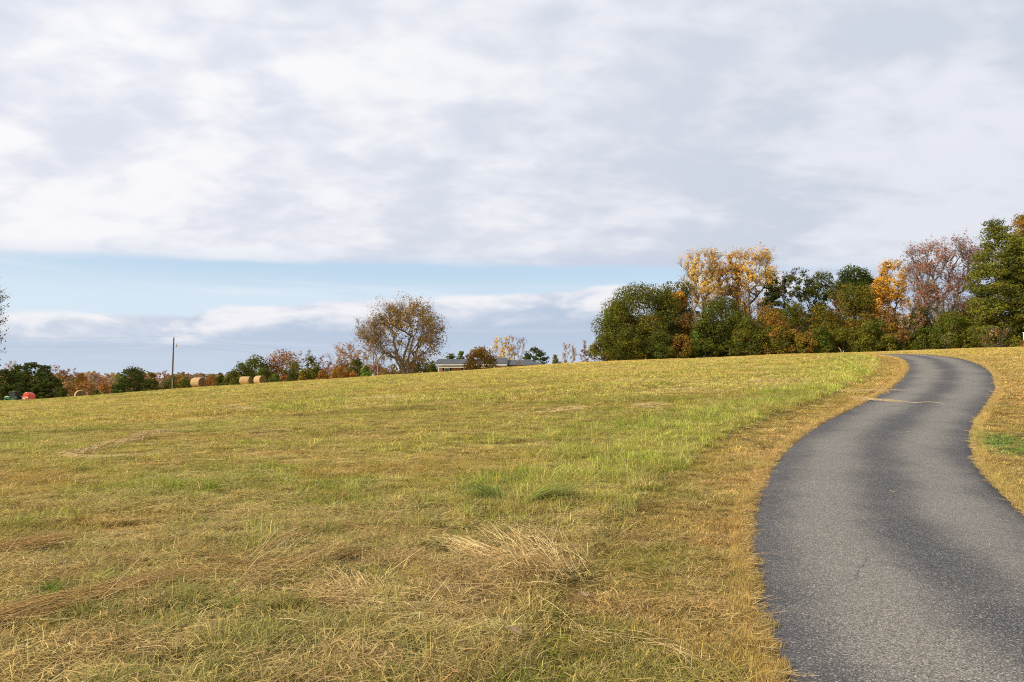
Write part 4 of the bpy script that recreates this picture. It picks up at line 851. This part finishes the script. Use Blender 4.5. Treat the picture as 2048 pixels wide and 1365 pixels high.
for q in ((103, 733, 30, 'vase', [('tan', 3), ('orange', 1), ('pink', 2)], 1.0, 'apricot tree against the right flank of the pines'), (126, 740, 26, 'round', [('brown', 3), ('rust', 1)], 1.3, 'brown crown second from the pines in the valley'),
          (141, 738, 22, 'vase', [('pink', 3), ('grey', 1)], .8, 'thin pinkish crown in the valley'), (163, 747, 26, 'round', [('brown', 3), ('orange', 1)], 1.5, 'darker brown crown above the lowest bale'), (188, 746, 26, 'vase', [('pink', 2), ('tan', 1)], .9, 'pale crown right of the darker brown one'),
          (206, 752, 22, 'round', [('mauve', 2), ('pink', 2)], 1.0, 'mauve crown midway between the bale and the open pine'), (230, 750, 20, 'vase', [('pink', 2), ('tan', 1)], .8, 'pale crown left of the open pine'), (138, 764, 44, 'dome', [('orange', 1.3), ('brown', 2), ('tan', 2)], 1.9, 'wide orange crown left of the lowest bale'),
          (176, 763, 44, 'dome', [('orange', 1.2), ('brown', 2), ('tan', 2)], 1.9, 'wide orange crown behind the lowest bale'), (209, 766, 34, 'dome', [('orange', 1), ('brown', 2), ('tan', 1), ('olive', 1)], 1.9, 'orange brown crown left of the low dark pine'), (326, 746, 26, 'vase', [('pink', 3), ('rust', 1)], 1.0, 'rosy crown just left of the utility pole'),
          (393, 747, 22, 'vase', [('pink', 2), ('grey', 1)], .8, 'bare looking pinkish crown above the upper lone bale'), (441, 752, 22, 'vase', [('pink', 2), ('tan', 2)], .8, 'faint pinkish crown right of the upper lone bale')):
    px_, tp_, w_, sh_, pl_, cv_, lb_ = q; Y_ = 255 if tp_ < 760 else 232; tree(px_, tp_, w_, Y_, sh_, pl_, cv_, lb_, base=.03, group=GO, bark=M_PALE if sh_ == 'vase' else None, twigs=5 if sh_ == 'vase' else 0)
# tree at the left border whose twigs reach into view
tree(-62, 575, 120, 62, 'vase', [('dark', 3), ('brown', 1)], .42, 'half bare tree whose branch tips reach in at the left border', 'tree', base=.2, twigs=14, bark=M_BARKDARK, nclump=80, leaf=.14, stems=3)
# --- far woods that read as one mass: low rolling tree cover
def far_wood(name, label, x0p, x1p, Y0, Y1, n, hmin, hmax, pal, seed):
    rs = np.random.RandomState(seed); V_ = []; F_ = []; Cc = []; off = 0
    px = rs.uniform(x0p, x1p, n); Y_ = rs.uniform(Y0, Y1, n); X_ = (px - 1024) / F * Y_; Z_ = base_height(X_, Y_); Hh = rs.uniform(hmin, hmax, n); Rr = Hh * rs.uniform(.28, .45, n)
    names = [q[0] for q in pal]; w = np.array([q[1] for q in pal], float); w /= w.sum(); PC = np.array([C[q] for q in names])
    m_ = 70; d = unit(rs, n * m_); cen = np.repeat(np.stack([X_, Y_, Z_ + Hh * .58], 1), m_, 0); sc = np.repeat(np.stack([Rr, Rr, Hh * .45], 1), m_, 0)
    p = cen + d * sc * rs.uniform(.55, 1.05, (n * m_, 1)); s = np.repeat(Rr, m_)[:, None] * rs.uniform(.16, .34, (n * m_, 1)); a = unit(rs, n * m_); b = np.cross(a, unit(rs, n * m_)); b /= np.linalg.norm(b, axis=1, keepdims=True)
    v = np.stack([p - a * s, p + b * s, p + a * s, p - b * s], 1).reshape(-1, 3); o0 = np.arange(n * m_) * 4; f = np.stack([o0, o0 + 1, o0 + 2, o0 + 3], 1)
    c = np.repeat(PC[rs.choice(len(w), n, p=w)], m_, 0) * rs.uniform(.7, 1.3, (n * m_, 1))
    return tag(npmesh(name, v, f, M_LEAF, cols=np.repeat(c, 4, 0)), label, None, None, 'stuff')
far_wood('distant_wood', 'distant autumn wood beyond the valley', -700, 900, 270, 420, 620, 8, 12.5, [('brown', 3), ('tan', 2), ('pink', 2), ('olive', 2), ('grey', 2)], 3)
far_wood('distant_ridge', 'hazy wooded ridge on the horizon', -900, 1300, 600, 900, 800, 14, 22, [('mauve', 2), ('brown', 2), ('olive', 2), ('grey', 2)], 4)
far_wood('wood_interior', 'shadowed trees deep inside the wood on the right', 1230, 2400, 108, 150, 330, 5, 8, [('dark', 3), ('olive', 2), ('brown', 1)], 5)

# ------------------------------------------------------------------ hay bales
m, t, out = new_mat('baled_hay'); p = obj_pos(t); sp = t.new('ShaderNodeMapping'); sp.inputs['Scale'].default_value = (2., 9., 9.); t.put(sp.inputs['Vector'], p)
n = t.noise(sp.outputs[0], 4., 6, .7); n2 = t.noise(p, 2.2, 3, .5)
c = t.mix(t.ss(n, .3, .7), (.28, .18, .085), (.62, .43, .21)); c = t.mix(t.ss(n2, .45, .7, 0, .45), c, (.42, .30, .15))
b = principled(t, c, .85, .15, 0, n, .8, .04); t.l.new(b.outputs[0], out.inputs[0]); M_HAY = m
m, t, out = new_mat('bale_end_spiral'); p = obj_pos(t); n = t.noise(p, 7., 5, .7)
sep = t.new('ShaderNodeSeparateXYZ'); t.put(sep.inputs[0], p); yy, zz = V(t, sep.outputs[1]), V(t, sep.outputs[2])
rr_ = t.m('SQRT', yy * yy + zz * zz); w = t.m('SINE', rr_ * 75 + n * 5); c = t.mix(t.ss(w + (n - .5) * 2, -1., 1.), (.10, .06, .03), (.27, .17, .08))
b = principled(t, c, .9, .1, 0, w, .6, .03); t.l.new(b.outputs[0], out.inputs[0]); M_HAYEND = m
def bale(px, top, Y, rz, label, D=1.5, Ln=1.35, group='round hay bales on the far slope', seed=1):
    rs = np.random.RandomState(seed); x = at(px, Y); zt = ztop(top, Y); g = gz(x, Y); R = D / 2; zc = zt - R
    root = thing('hay_bale', label, 'hay bale', (x, Y, zc), rz, group)
    na, nl = 56, 12; a = np.arange(na) / na * 2 * np.pi; xs = np.linspace(-Ln / 2, Ln / 2, nl)
    A, XX = np.meshgrid(a, xs); sag = 1 - .05 * np.exp(-((A - 1.5 * np.pi) / .5) ** 2)
    rr = R * sag * (1 - .05 * (np.abs(XX) / (Ln / 2)) ** 8) + (fbm(A * 9, XX * 5 + seed, 3, 3) - .5) * .06 + .012 * np.sin(XX * 26)
    v = np.stack([XX, np.cos(A) * rr, np.sin(A) * rr], -1).reshape(-1, 3); i = np.arange(nl - 1)[:, None] * na + np.arange(na)[None]; j = np.arange(nl - 1)[:, None] * na + (np.arange(na)[None] + 1) % na
    f = np.stack([i, j, j + na, i + na], -1).reshape(-1, 4); npmesh('roll', v, f, M_HAY, root, smooth=True)
    for s_ in (-1, 1):
        ring_ = v.reshape(nl, na, 3)[0 if s_ < 0 else -1]; vv = [ring_]
        for q in (.82, .6, .35, .12): r2 = ring_ * (1, q, q); r2[:, 0] = s_ * (Ln / 2 + .03 * (1 - q) + rs.uniform(-.012, .012, na)); vv.append(r2)
        vv = np.vstack(vv + [np.array([[s_ * (Ln / 2 + .03), 0, 0]])]); ff = []
        for k in range(4): i = np.arange(na) + k * na; j = (np.arange(na) + 1) % na + k * na; ff.append(np.stack([i, j, j + na, i + na], 1))
        tri = np.stack([np.arange(na) + 4 * na, (np.arange(na) + 1) % na + 4 * na, np.full(na, 5 * na)], 1); npmesh('end_face', vv, [np.vstack(ff), tri], M_HAYEND, root, smooth=True)
    n = 420; a = rs.uniform(0, 6.28, n); xx = rs.uniform(-Ln / 2, Ln / 2, n); p0 = np.stack([xx, np.cos(a) * R * .98, np.sin(a) * R * .98], 1); d = p0 * (0, 1, 1) / R * rs.uniform(.3, 1, (n, 1)) + rs.normal(0, .8, (n, 3))
    p1 = p0 + d / np.linalg.norm(d, axis=1, keepdims=True) * rs.uniform(.03, .10, (n, 1)); sv_, sf_ = tubes(p0, p1, np.full(n, .005), np.full(n, .003), 3)
    tag(npmesh('loose_ends', sv_, sf_, M_STRAW, root, cols=np.repeat(strawcol(rs, n, .7), 6, 0)), kind='stuff'); return root
bale(163, 781, 95, math.radians(-52), 'lowest bale at far left, sunk behind the brow with its shaded end turned right', D=1.4, Ln=1.3, seed=2)
bale(397, 755.5, 92, math.radians(-24), 'lone bale in the middle, just right of the utility pole', D=1.3, Ln=1.5, seed=3)
bale(492, 753.5, 112, math.radians(-8), 'left bale of the pair in front of the dark trees', D=1.32, Ln=1.6, seed=4)
bale(520, 752, 110, math.radians(-36), 'right bale of the pair, its round end in shade', D=1.32, Ln=1.6, seed=5)

# ------------------------------------------------------------------ utility poles and lines
M_POLE = barkmat('weathered_pole_wood', (.16, .125, .10), (.085, .065, .055)); M_POLEW = simple('pale_pole_wood', (.55, .50, .42), (.40, .34, .27), .85, 3.)
M_STEEL = simple('galvanised_steel', (.42, .43, .45), (.30, .31, .33), .45, 3., .5, .6); M_WIRE = simple('aluminium_wire', (.20, .21, .23), (.14, .15, .17), .5, 2., .4, .2); M_PORC = simple('porcelain', (.55, .56, .58), (.42, .42, .45), .3, 6.)
M_LAMP = simple('lamp_housing_grey', (.60, .61, .60), (.45, .46, .46), .4, 4.)
Yp = 110; xp = at(345, Yp); zg = gz(xp, Yp); zt = ztop(676, Yp); Hp = zt - zg
up = thing('utility_pole', 'tall dark wooden utility pole with a lamp near its top', 'utility pole', (xp, Yp, zg - .3))
b = MB(); b.tube((0, 0, 0), (.05, 0, Hp + .3), .15, .10, 14); b.build('pole', M_POLE, up, smooth=True)
b = MB(); b.tube((.05, 0, Hp + .3), (.05, 0, Hp + .42), .03, .03, 8); b.tube((.05, 0, Hp + .42), (.05, 0, Hp + .50), .075, .055, 10); b.tube((.05, 0, Hp + .50), (.05, 0, Hp + .55), .04, .05, 10); b.build('insulator', M_PORC, up)
b = MB(); b.tube((.12, 0, Hp - .72), (.42, 0, Hp - .62), .025, .025, 8); b.tube((.42, 0, Hp - .62), (.62, 0, Hp - .66), .025, .025, 8); b.build('lamp_arm', M_STEEL, up)
b = MB(); b.tube((.45, 0, Hp - .72), (.45, 0, Hp - .95), .13, .15, 12); b.tube((.45, 0, Hp - .95), (.45, 0, Hp - 1.25), .19, .10, 14); b.build('lamp', M_LAMP, up, bevel=.01)
b = MB(); b.tube((.10, -.16, .3), (.12, -.12, Hp * .32), .03, .03, 8); b.build('ground_conduit', M_STEEL, up)
Y2 = 140; x2 = at(746.5, Y2); z2 = gz(x2, Y2); t2 = ztop(706, Y2)
fp = thing('utility_pole', 'slim far pole with a whitish lower half before the autumn trees', 'utility pole', (x2, Y2, z2 - .3))
b = MB(); b.tube((0, 0, 2.6), (.02, 0, t2 - z2 + .3), .10, .08, 12); b.build('pole', M_POLE, fp, smooth=True)
b = MB(); b.tube((0, 0, 0), (0, 0, 2.75), .125, .115, 12); b.build('pale_lower_pole', M_POLEW, fp, smooth=True)  # lower length of the pole, paler and slightly thicker
b = MB(); b.box(-.14, .14, -.30, -.11, 2.3, 2.75); b.build('meter_box', M_LAMP, fp, bevel=.02)
def wire(label, p0, p1, sag, r=.006):
    p0, p1 = np.array(p0), np.array(p1); u = np.linspace(0, 1, 33)[:, None]; p = p0 * (1 - u) + p1 * u; p[:, 2] -= sag * 4 * (u * (1 - u))[:, 0]
    g = p.mean(0); v, f = tubes(p[:-1] - g, p[1:] - g, np.full(32, r), np.full(32, r), 5); o = npmesh('power_line', v, f, M_WIRE, smooth=True); o.location = g; return tag(o, label, 'power line', 'power lines along the poles')
topi = (xp + .05, Yp, zt + .26); lowi = (xp + .04, Yp, zt - 1.15)
wire('upper line running from the dark pole out over the left border', topi, (at(-500, 110), 104, ztop(671, 104)), .5)
wire('lower line running from the dark pole out over the left border', lowi, (at(-500, 110), 104, ztop(684, 104)), .5)
wire('upper line sagging from the dark pole towards the slim far pole', topi, (x2, Y2, t2 + .05), .55)
wire('lower line sagging from the dark pole towards the slim far pole', lowi, (x2, Y2, t2 - .7), .6)

# ------------------------------------------------------------------ brick house behind the brow
m, t, out = new_mat('brick_wall'); p = obj_pos(t); mp = t.new('ShaderNodeMapping'); mp.inputs['Rotation'].default_value = (math.pi / 2, 0, 0); t.put(mp.inputs['Vector'], p)
br = t.new('ShaderNodeTexBrick'); t.l.new(mp.outputs[0], br.inputs['Vector']); br.inputs['Scale'].default_value = 1.; br.inputs['Brick Width'].default_value = .21; br.inputs['Row Height'].default_value = .075; br.inputs['Mortar Size'].default_value = .006
br.inputs['Color1'].default_value = (.33, .13, .075, 1); br.inputs['Color2'].default_value = (.24, .09, .055, 1); br.inputs['Mortar'].default_value = (.42, .38, .33, 1)
b = principled(t, V(t, br.outputs['Color']), .85, .2, 0, V(t, br.outputs['Fac']), -.3, .01); t.l.new(b.outputs[0], out.inputs[0]); M_BRICK = m
M_ROOF = simple('asphalt_shingles', (.095, .10, .11), (.065, .07, .08), .9, 1.5); M_TRIM = simple('white_trim_paint', (.68, .67, .62), (.58, .57, .53), .5, 2.); M_SHUT = simple('black_shutter', (.025, .025, .03), (.018, .018, .02), .5, 3.)
m, t, out = new_mat('window_glass'); b = principled(t, (.05, .06, .07), .08, .6); t.l.new(b.outputs[0], out.inputs[0]); M_GLASS = m
Yh = 130.; hx0 = at(871, Yh); hz = ztop(731.5, Yh) - 2.62; k_ = Yh / F
hs = thing('brick_house', 'low brick ranch house with a grey roof, half hidden by the brow', 'house', (hx0, Yh, hz), math.radians(0))
L1, L2, L3, Dp = 124 * k_, 20 * k_, 78 * k_, 9.
b = MB(); b.box(.45, L1 - .1, 0, Dp, -.6, 2.6); b.build('wall', M_BRICK, hs)
b = MB(); b.box(L1 - .1, L1 + L2 + L3 - .6, .3, Dp, -.6, 2.5); b.build('wall', M_BRICK, hs)
def gable(x0, x1, y0, y1, ze, zr, name='roof', hip=0.):
    ym = (y0 + y1) / 2; th = .12; b = MB()
    v = [(x0, y0, ze), (x1, y0, ze), (x1 - hip, ym, zr), (x0, ym, zr), (x0, y1, ze), (x1, y1, ze)]
    v2 = [(x, y, z - th) for x, y, z in v]; n = 6
    f = [(0, 1, 2, 3), (3, 2, 5, 4), (1, 5, 2), (6, 9, 8, 7), (9, 10, 11, 8), (0, 6, 7, 1), (4, 5, 11, 10), (0, 3, 9, 6), (3, 4, 10, 9), (1, 7, 8, 11, 5)]
    b.add(v + v2, f); return b.build(name, M_ROOF, hs)
gable(0, L1, -.7, Dp + .7, 2.95, 4.05)
gable(L1 - .35, L1 + L2, -.75, Dp + .7, 2.95, 4.32)
gable(L1 + L2, L1 + L2 + L3, -.5, Dp + .5, 2.75, 3.80, hip=3.)
b = MB(); b.box(.05, L1 - .4, -.74, -.60, 2.62, 2.84); b.build('fascia', M_TRIM, hs)
b = MB(); b.box(.5, L1 - .5, -.55, -.38, 2.18, 2.42); b.build('porch_beam', M_TRIM, hs)
b = MB(); b.box(L1 - .3, L1 + L2 - .1, -.78, -.66, 2.60, 2.83); b.build('fascia', M_TRIM, hs)
for xq in (.55, 1.1 + 56 * k_, 110 * k_):
    b = MB(); b.box(xq, xq + .16, -.54, -.40, -.4, 2.18); b.build('porch_post', M_TRIM, hs, bevel=.01)
for wx in (18 * k_, 56 * k_, 84 * k_):
    w_ = .95
    fr = MB(); fr.box(wx, wx + .12, -.06, .0, .7, 2.1); fr.box(wx + w_ - .12, wx + w_, -.06, 0, .7, 2.1); fr.box(wx + .12, wx + w_ - .12, -.06, 0, 1.98, 2.1); fr.box(wx + .12, wx + w_ - .12, -.06, 0, .7, .82); fr.box(wx + .12, wx + w_ - .12, -.05, 0, 1.36, 1.42)
    wn = fr.build('window', M_TRIM, hs)
    for (za, zb) in ((.82, 1.36), (1.42, 1.98)):
        g_ = MB(); g_.box(wx + .12, wx + w_ - .12, -.035, -.015, za, zb); g_.build('pane', M_GLASS, wn)
    s_ = MB(); s_.box(wx - .06, wx + w_ + .06, -.10, 0, .62, .70); s_.build('sill', M_TRIM, wn)
    for sx in (wx - .38, wx + w_ + .03):
        s_ = MB(); s_.box(sx, sx + .35, -.045, -.0, .7, 2.1)
        for kz in range(8): s_.box(sx + .04, sx + .31, -.06, -.045, .78 + kz * .165, .86 + kz * .165)
        s_.build('shutter', M_SHUT, hs)
b = MB(); b.box(L1 * .62, L1 * .62 + .95, -.05, 0, 0, 2.08); dr_ = b.build('door', M_TRIM, hs); b = MB(); b.tube((L1 * .62 + .83, -.09, 1.0), (L1 * .62 + .83, -.05, 1.0), .04, .04, 10); b.build('handle', M_STEEL, dr_)

# ------------------------------------------------------------------ tractor and round baler
def paint(name, c, r=.35):
    return simple(name, c, tuple(q * .7 for q in c), r, 2.5, .5)
M_GRN = paint('green_tractor_paint', (.02, .15, .055)); M_RED = paint('orange_red_baler_paint', (.62, .065, .025)); M_BLK = simple('black_cab_frame', (.018, .018, .02), (.03, .03, .032), .5, 3.); M_TYRE = simple('tyre_rubber', (.03, .028, .026), (.055, .045, .035), .85, 4.)
M_YEL = paint('yellow_wheel_paint', (.65, .45, .03)); M_WHT = paint('white_decal_paint', (.78, .78, .76)); M_DRED = paint('dark_red_paint', (.30, .02, .015))
m, t, out = new_mat('tinted_cab_glass'); b = principled(t, (.035, .035, .045), .2, .3); t.l.new(b.outputs[0], out.inputs[0]); M_CABG = m
def wheel(parent, x, y, r, w, rimm, name='wheel'):
    b = MB(); b.tube((x, y - w / 2 + .03, r), (x, y + w / 2 - .03, r), r * .97, r * .97, 28)
    for k in range(22):
        a = k / 22 * 2 * math.pi; c_, s_ = math.cos(a), math.sin(a); b.tube((x + c_ * r * .93, y - w / 2 + .04, r + s_ * r * .93), (x + math.cos(a + .12) * r * .97, y + w / 2 - .04, r + math.sin(a + .12) * r * .97), .045, .045, 4)
    wh = b.build(name, M_TYRE, parent)
    b = MB(); b.tube((x, y - w / 2, r), (x, y + w / 2, r), r * .55, r * .55, 20); b.tube((x, y - w / 2 - .04, r), (x, y + w / 2 + .04, r), r * .18, r * .18, 12); b.build('rim', rimm, wh)
Yt = 189.; tx = at(31, Yt); tz = gz(tx, Yt)
tzo = ztop(783.5, Yt) - 2.95
tr_ = thing('tractor', 'green tractor with a boxy black glass cab, nosing left', 'tractor', (tx, Yt, min(tz, tzo + .0)), math.radians(188))
tr_.location.z = tzo
tr_.rotation_euler = (0, 0, math.radians(172))
b = MB(); b.prism([(.7, .75), (2.6, .85), (2.75, 1.15), (2.6, 1.55), (.7, 1.75)], -.42, .42); b.build('hood', M_GRN, tr_, bevel=.06)
b = MB(); b.box(2.62, 2.80, -.3, .3, .85, 1.35); b.build('grille', M_BLK, tr_, bevel=.02)
b = MB(); b.box(-1.1, 2.3, -.25, .25, .55, .85); b.build('chassis', M_BLK, tr_)
cabf = MB()
for xx in (-1.0, .05, .75):
    for yy_ in (-.8, .8): cabf.tube((xx, yy_, 1.2), (xx * .96, yy_ * .93, 2.75), .05, .045, 6)
cabf.box(-1.0, .78, -.82, .82, 1.12, 1.28); cb = cabf.build('cab', M_BLK, tr_)
b = MB(); b.box(-1.15, .92, -.88, .88, 2.72, 2.92); b.build('roof', M_BLK, cb, bevel=.06)
for (xa, xb, ya, yb) in ((-.95, .02, -.80, -.78), (.10, .70, -.80, -.78), (-.95, .02, .78, .80), (.10, .70, .78, .80), (.73, .75, -.72, .72), (-.99, -.97, -.72, .72)):
    b = MB(); b.box(xa, xb, ya, yb, 1.32, 2.66); b.build('cab_window', M_CABG, cb)
b = MB(); b.box(-.6, -.1, -.25, .25, 1.28, 1.5); b.box(-.7, -.55, -.25, .25, 1.5, 2.1); b.build('seat', M_BLK, cb, bevel=.04)
for s_ in (-1, 1):
    b = MB()
    pf = [(-.75 + math.cos(a) * .98, .8 + math.sin(a) * .98) for a in np.linspace(.15, 2.9, 12)] + [(-.75 + math.cos(a) * .90, .8 + math.sin(a) * .90) for a in np.linspace(2.9, .15, 12)]
    b.prism(pf, s_ * .95 - .28, s_ * .95 + .28); b.build('fender', M_GRN, tr_)
    wheel(tr_, -.75, s_ * .95, .82, .46, M_GRN); wheel(tr_, 2.05, s_ * .8, .52, .32, M_GRN)
    b = MB(); b.box(2.78, 2.84, s_ * .22 - .09, s_ * .22 + .09, 1.18, 1.34); b.build('headlight', M_WHT, tr_)
b = MB(); b.tube((1.6, .25, 1.6), (1.6, .25, 2.5), .045, .045, 8); b.build('exhaust_pipe', M_BLK, tr_)
b = MB(); b.box(-1.45, -1.05, -.1, .1, .5, .62); b.tube((-1.3, -.5, .55), (-1.3, .5, .55), .04, .04, 8); b.build('drawbar', M_BLK, tr_)
bx_ = at(59.5, Yt - .3); bl = thing('round_baler', 'orange red round baler with white stripes hitched behind the tractor', 'baler', (bx_, Yt - .3, tzo - .02), math.radians(176))
b = MB(); dome = [(-1.25, .5), (-1.45, 1.2), (-1.30, 2.0), (-.85, 2.55), (-.2, 2.75), (.55, 2.62), (.95, 2.25), (1.15, 1.5), (1.05, .6)]
b.prism(dome, -.85, .85); b.build('body', M_RED, bl, bevel=.12)
b = MB(); b.prism([(-1.32, .7), (-1.40, 1.25), (-1.25, 1.9), (-.75, 2.4), (-.55, 1.6), (-.6, .7)], -.90, .90); b.build('tailgate', M_DRED, bl, bevel=.04)
for s_ in (-1, 1):
    b = MB(); y_ = s_ * .865; b.prism([(-.95, 1.15), (.1, 1.55), (.95, 1.50), (.95, 1.36), (.1, 1.38), (-.95, .98)], y_ - .02, y_ + .02); b.build('stripe', M_WHT, bl)
    b = MB(); b.prism([(.2, .85), (1.0, .95), (1.0, 1.2), (.2, 1.15)], y_ - .02, y_ + .02); b.build('decal', M_WHT, bl)
    wheel(bl, -.35, s_ * 1.05, .45, .3, M_RED)
b = MB(); b.box(1.0, 2.3, -.12, .12, .5, .64); b.tube((1.0, 0, .9), (2.3, 0, .75), .06, .05, 8); b.build('tongue', M_DRED, bl)
b = MB(); b.box(.5, 1.25, -.95, .95, .25, .42); b.tube((.95, -.95, .32), (.95, .95, .32), .14, .14, 10); b.build('pickup_reel', M_DRED, bl)

# ------------------------------------------------------------------ small things by the wood
M_WPOST = simple('flaking_white_post', (.78, .76, .72), (.55, .52, .47), .7, 6.)
Yq = 66; xq = at(2052.5, Yq); pq = thing('white_post', 'short white post at the right border beside the cedars', 'post', (xq, Yq, gz(xq, Yq) - .1), .3)
b = MB(); b.box(-.08, .08, -.08, .08, 0, 1.5); b.build('post', M_WPOST, pq, bevel=.01)
b = MB(); b.box(-.11, .11, -.11, .11, 1.5, 1.57); b.build('cap', M_WPOST, pq, bevel=.01)
rs = np.random.RandomState(5)
x0, y0 = at(1687, 62), 62.; z0 = gz(x0, y0); P0 = np.array([[0, 0, 0], [.05, 0, 0], [-.19, 0, .42]]); P1 = np.array([[-.19, .1, .42], [.08, 0, .22], [-.31, .1, .64]]); P2 = np.array([[-.26, .1, .62], [.10, .1, .30], [-.36, .1, .70]])
va, fa = tubes(P0, P1, np.full(3, .018), np.full(3, .014), 5); vb, fb = tubes(P1, P2, np.full(3, .014), np.full(3, .016), 5)
o = npmesh('dry_stalk', np.vstack([va, vb]), np.vstack([fa, fb + len(va)]), M_STRAW, cols=np.tile(np.array([[.62, .46, .28]]), (len(va) + len(vb), 1))); o.location = (x0, y0, z0)
tag(o, 'forked dry stalk standing on the brow in front of the wood', 'stalk')
# curled leaves fallen on the near turf and a few straws on the asphalt
M_DLEAF = simple('fallen_leaf', (.30, .20, .12), (.19, .12, .07), .7, 20.)
for px_, py_, s_, lb in ((898, 1218, .035, 'curled pinkish leaf lying among brown mowings in the foreground'), (1030, 1306, .05, 'wide brown leaf lying flat at the foot of the verge'), (1168, 1206, .035, 'curled brown leaf on the verge grass'), (238, 1190, .03, 'reddish curled leaf above the long hay rope')):
    x, y = hit(px_, py_); u = np.linspace(-1, 1, 9); w_ = np.array([.08, .55, .8, .62, .95, .6, .7, .35, .05]); v = np.concatenate([np.stack([u * s_, w_ * s_ * k, np.abs(k) * w_ ** 2 * s_ * .8 + .2 * s_ * u ** 2 + .004], 1) for k in (-.8, -.35, 0, .35, .8)]); q = np.arange(8)
    f = np.vstack([np.stack([q + 9 * k, q + 1 + 9 * k, q + 10 + 9 * k, q + 9 + 9 * k], 1) for k in range(4)]); o = npmesh('fallen_leaf', v, f, M_DLEAF, smooth=True); o.location = (x, y, gz(x, y) + .045); o.rotation_euler = (.2, .3, px_); tag(o, lb, 'leaf')
x, y, _ = 0, 0, 0
rs = np.random.RandomState(15); k = rs.randint(180, len(ROADC) - 330, 130); lat = rs.uniform(-.5, .5, 130) * ROADW[k]; x = ROADC[k, 0] + ROADN[k, 0] * lat; y = ROADC[k, 1] + ROADN[k, 1] * lat
v, f, c = stalks(x, y, rs.uniform(0, 6.28, 130), rs.uniform(.04, .22, 130), np.full(130, .004), np.full(130, .006), rs.uniform(.0012, .003, 130), rs.normal(0, .5, 130), rs, cols=strawcol(rs, 130, .8), surf=lambda a, b: base_height(a, b) + .05)
tag(npmesh('road_chaff', v, f, M_STRAW, cols=c), 'bits of straw blown onto the asphalt', None, None, 'stuff')

print('tris', sum(len(o.data.loops) - 2 * len(o.data.polygons) for o in scene.objects if o.type == 'MESH'))
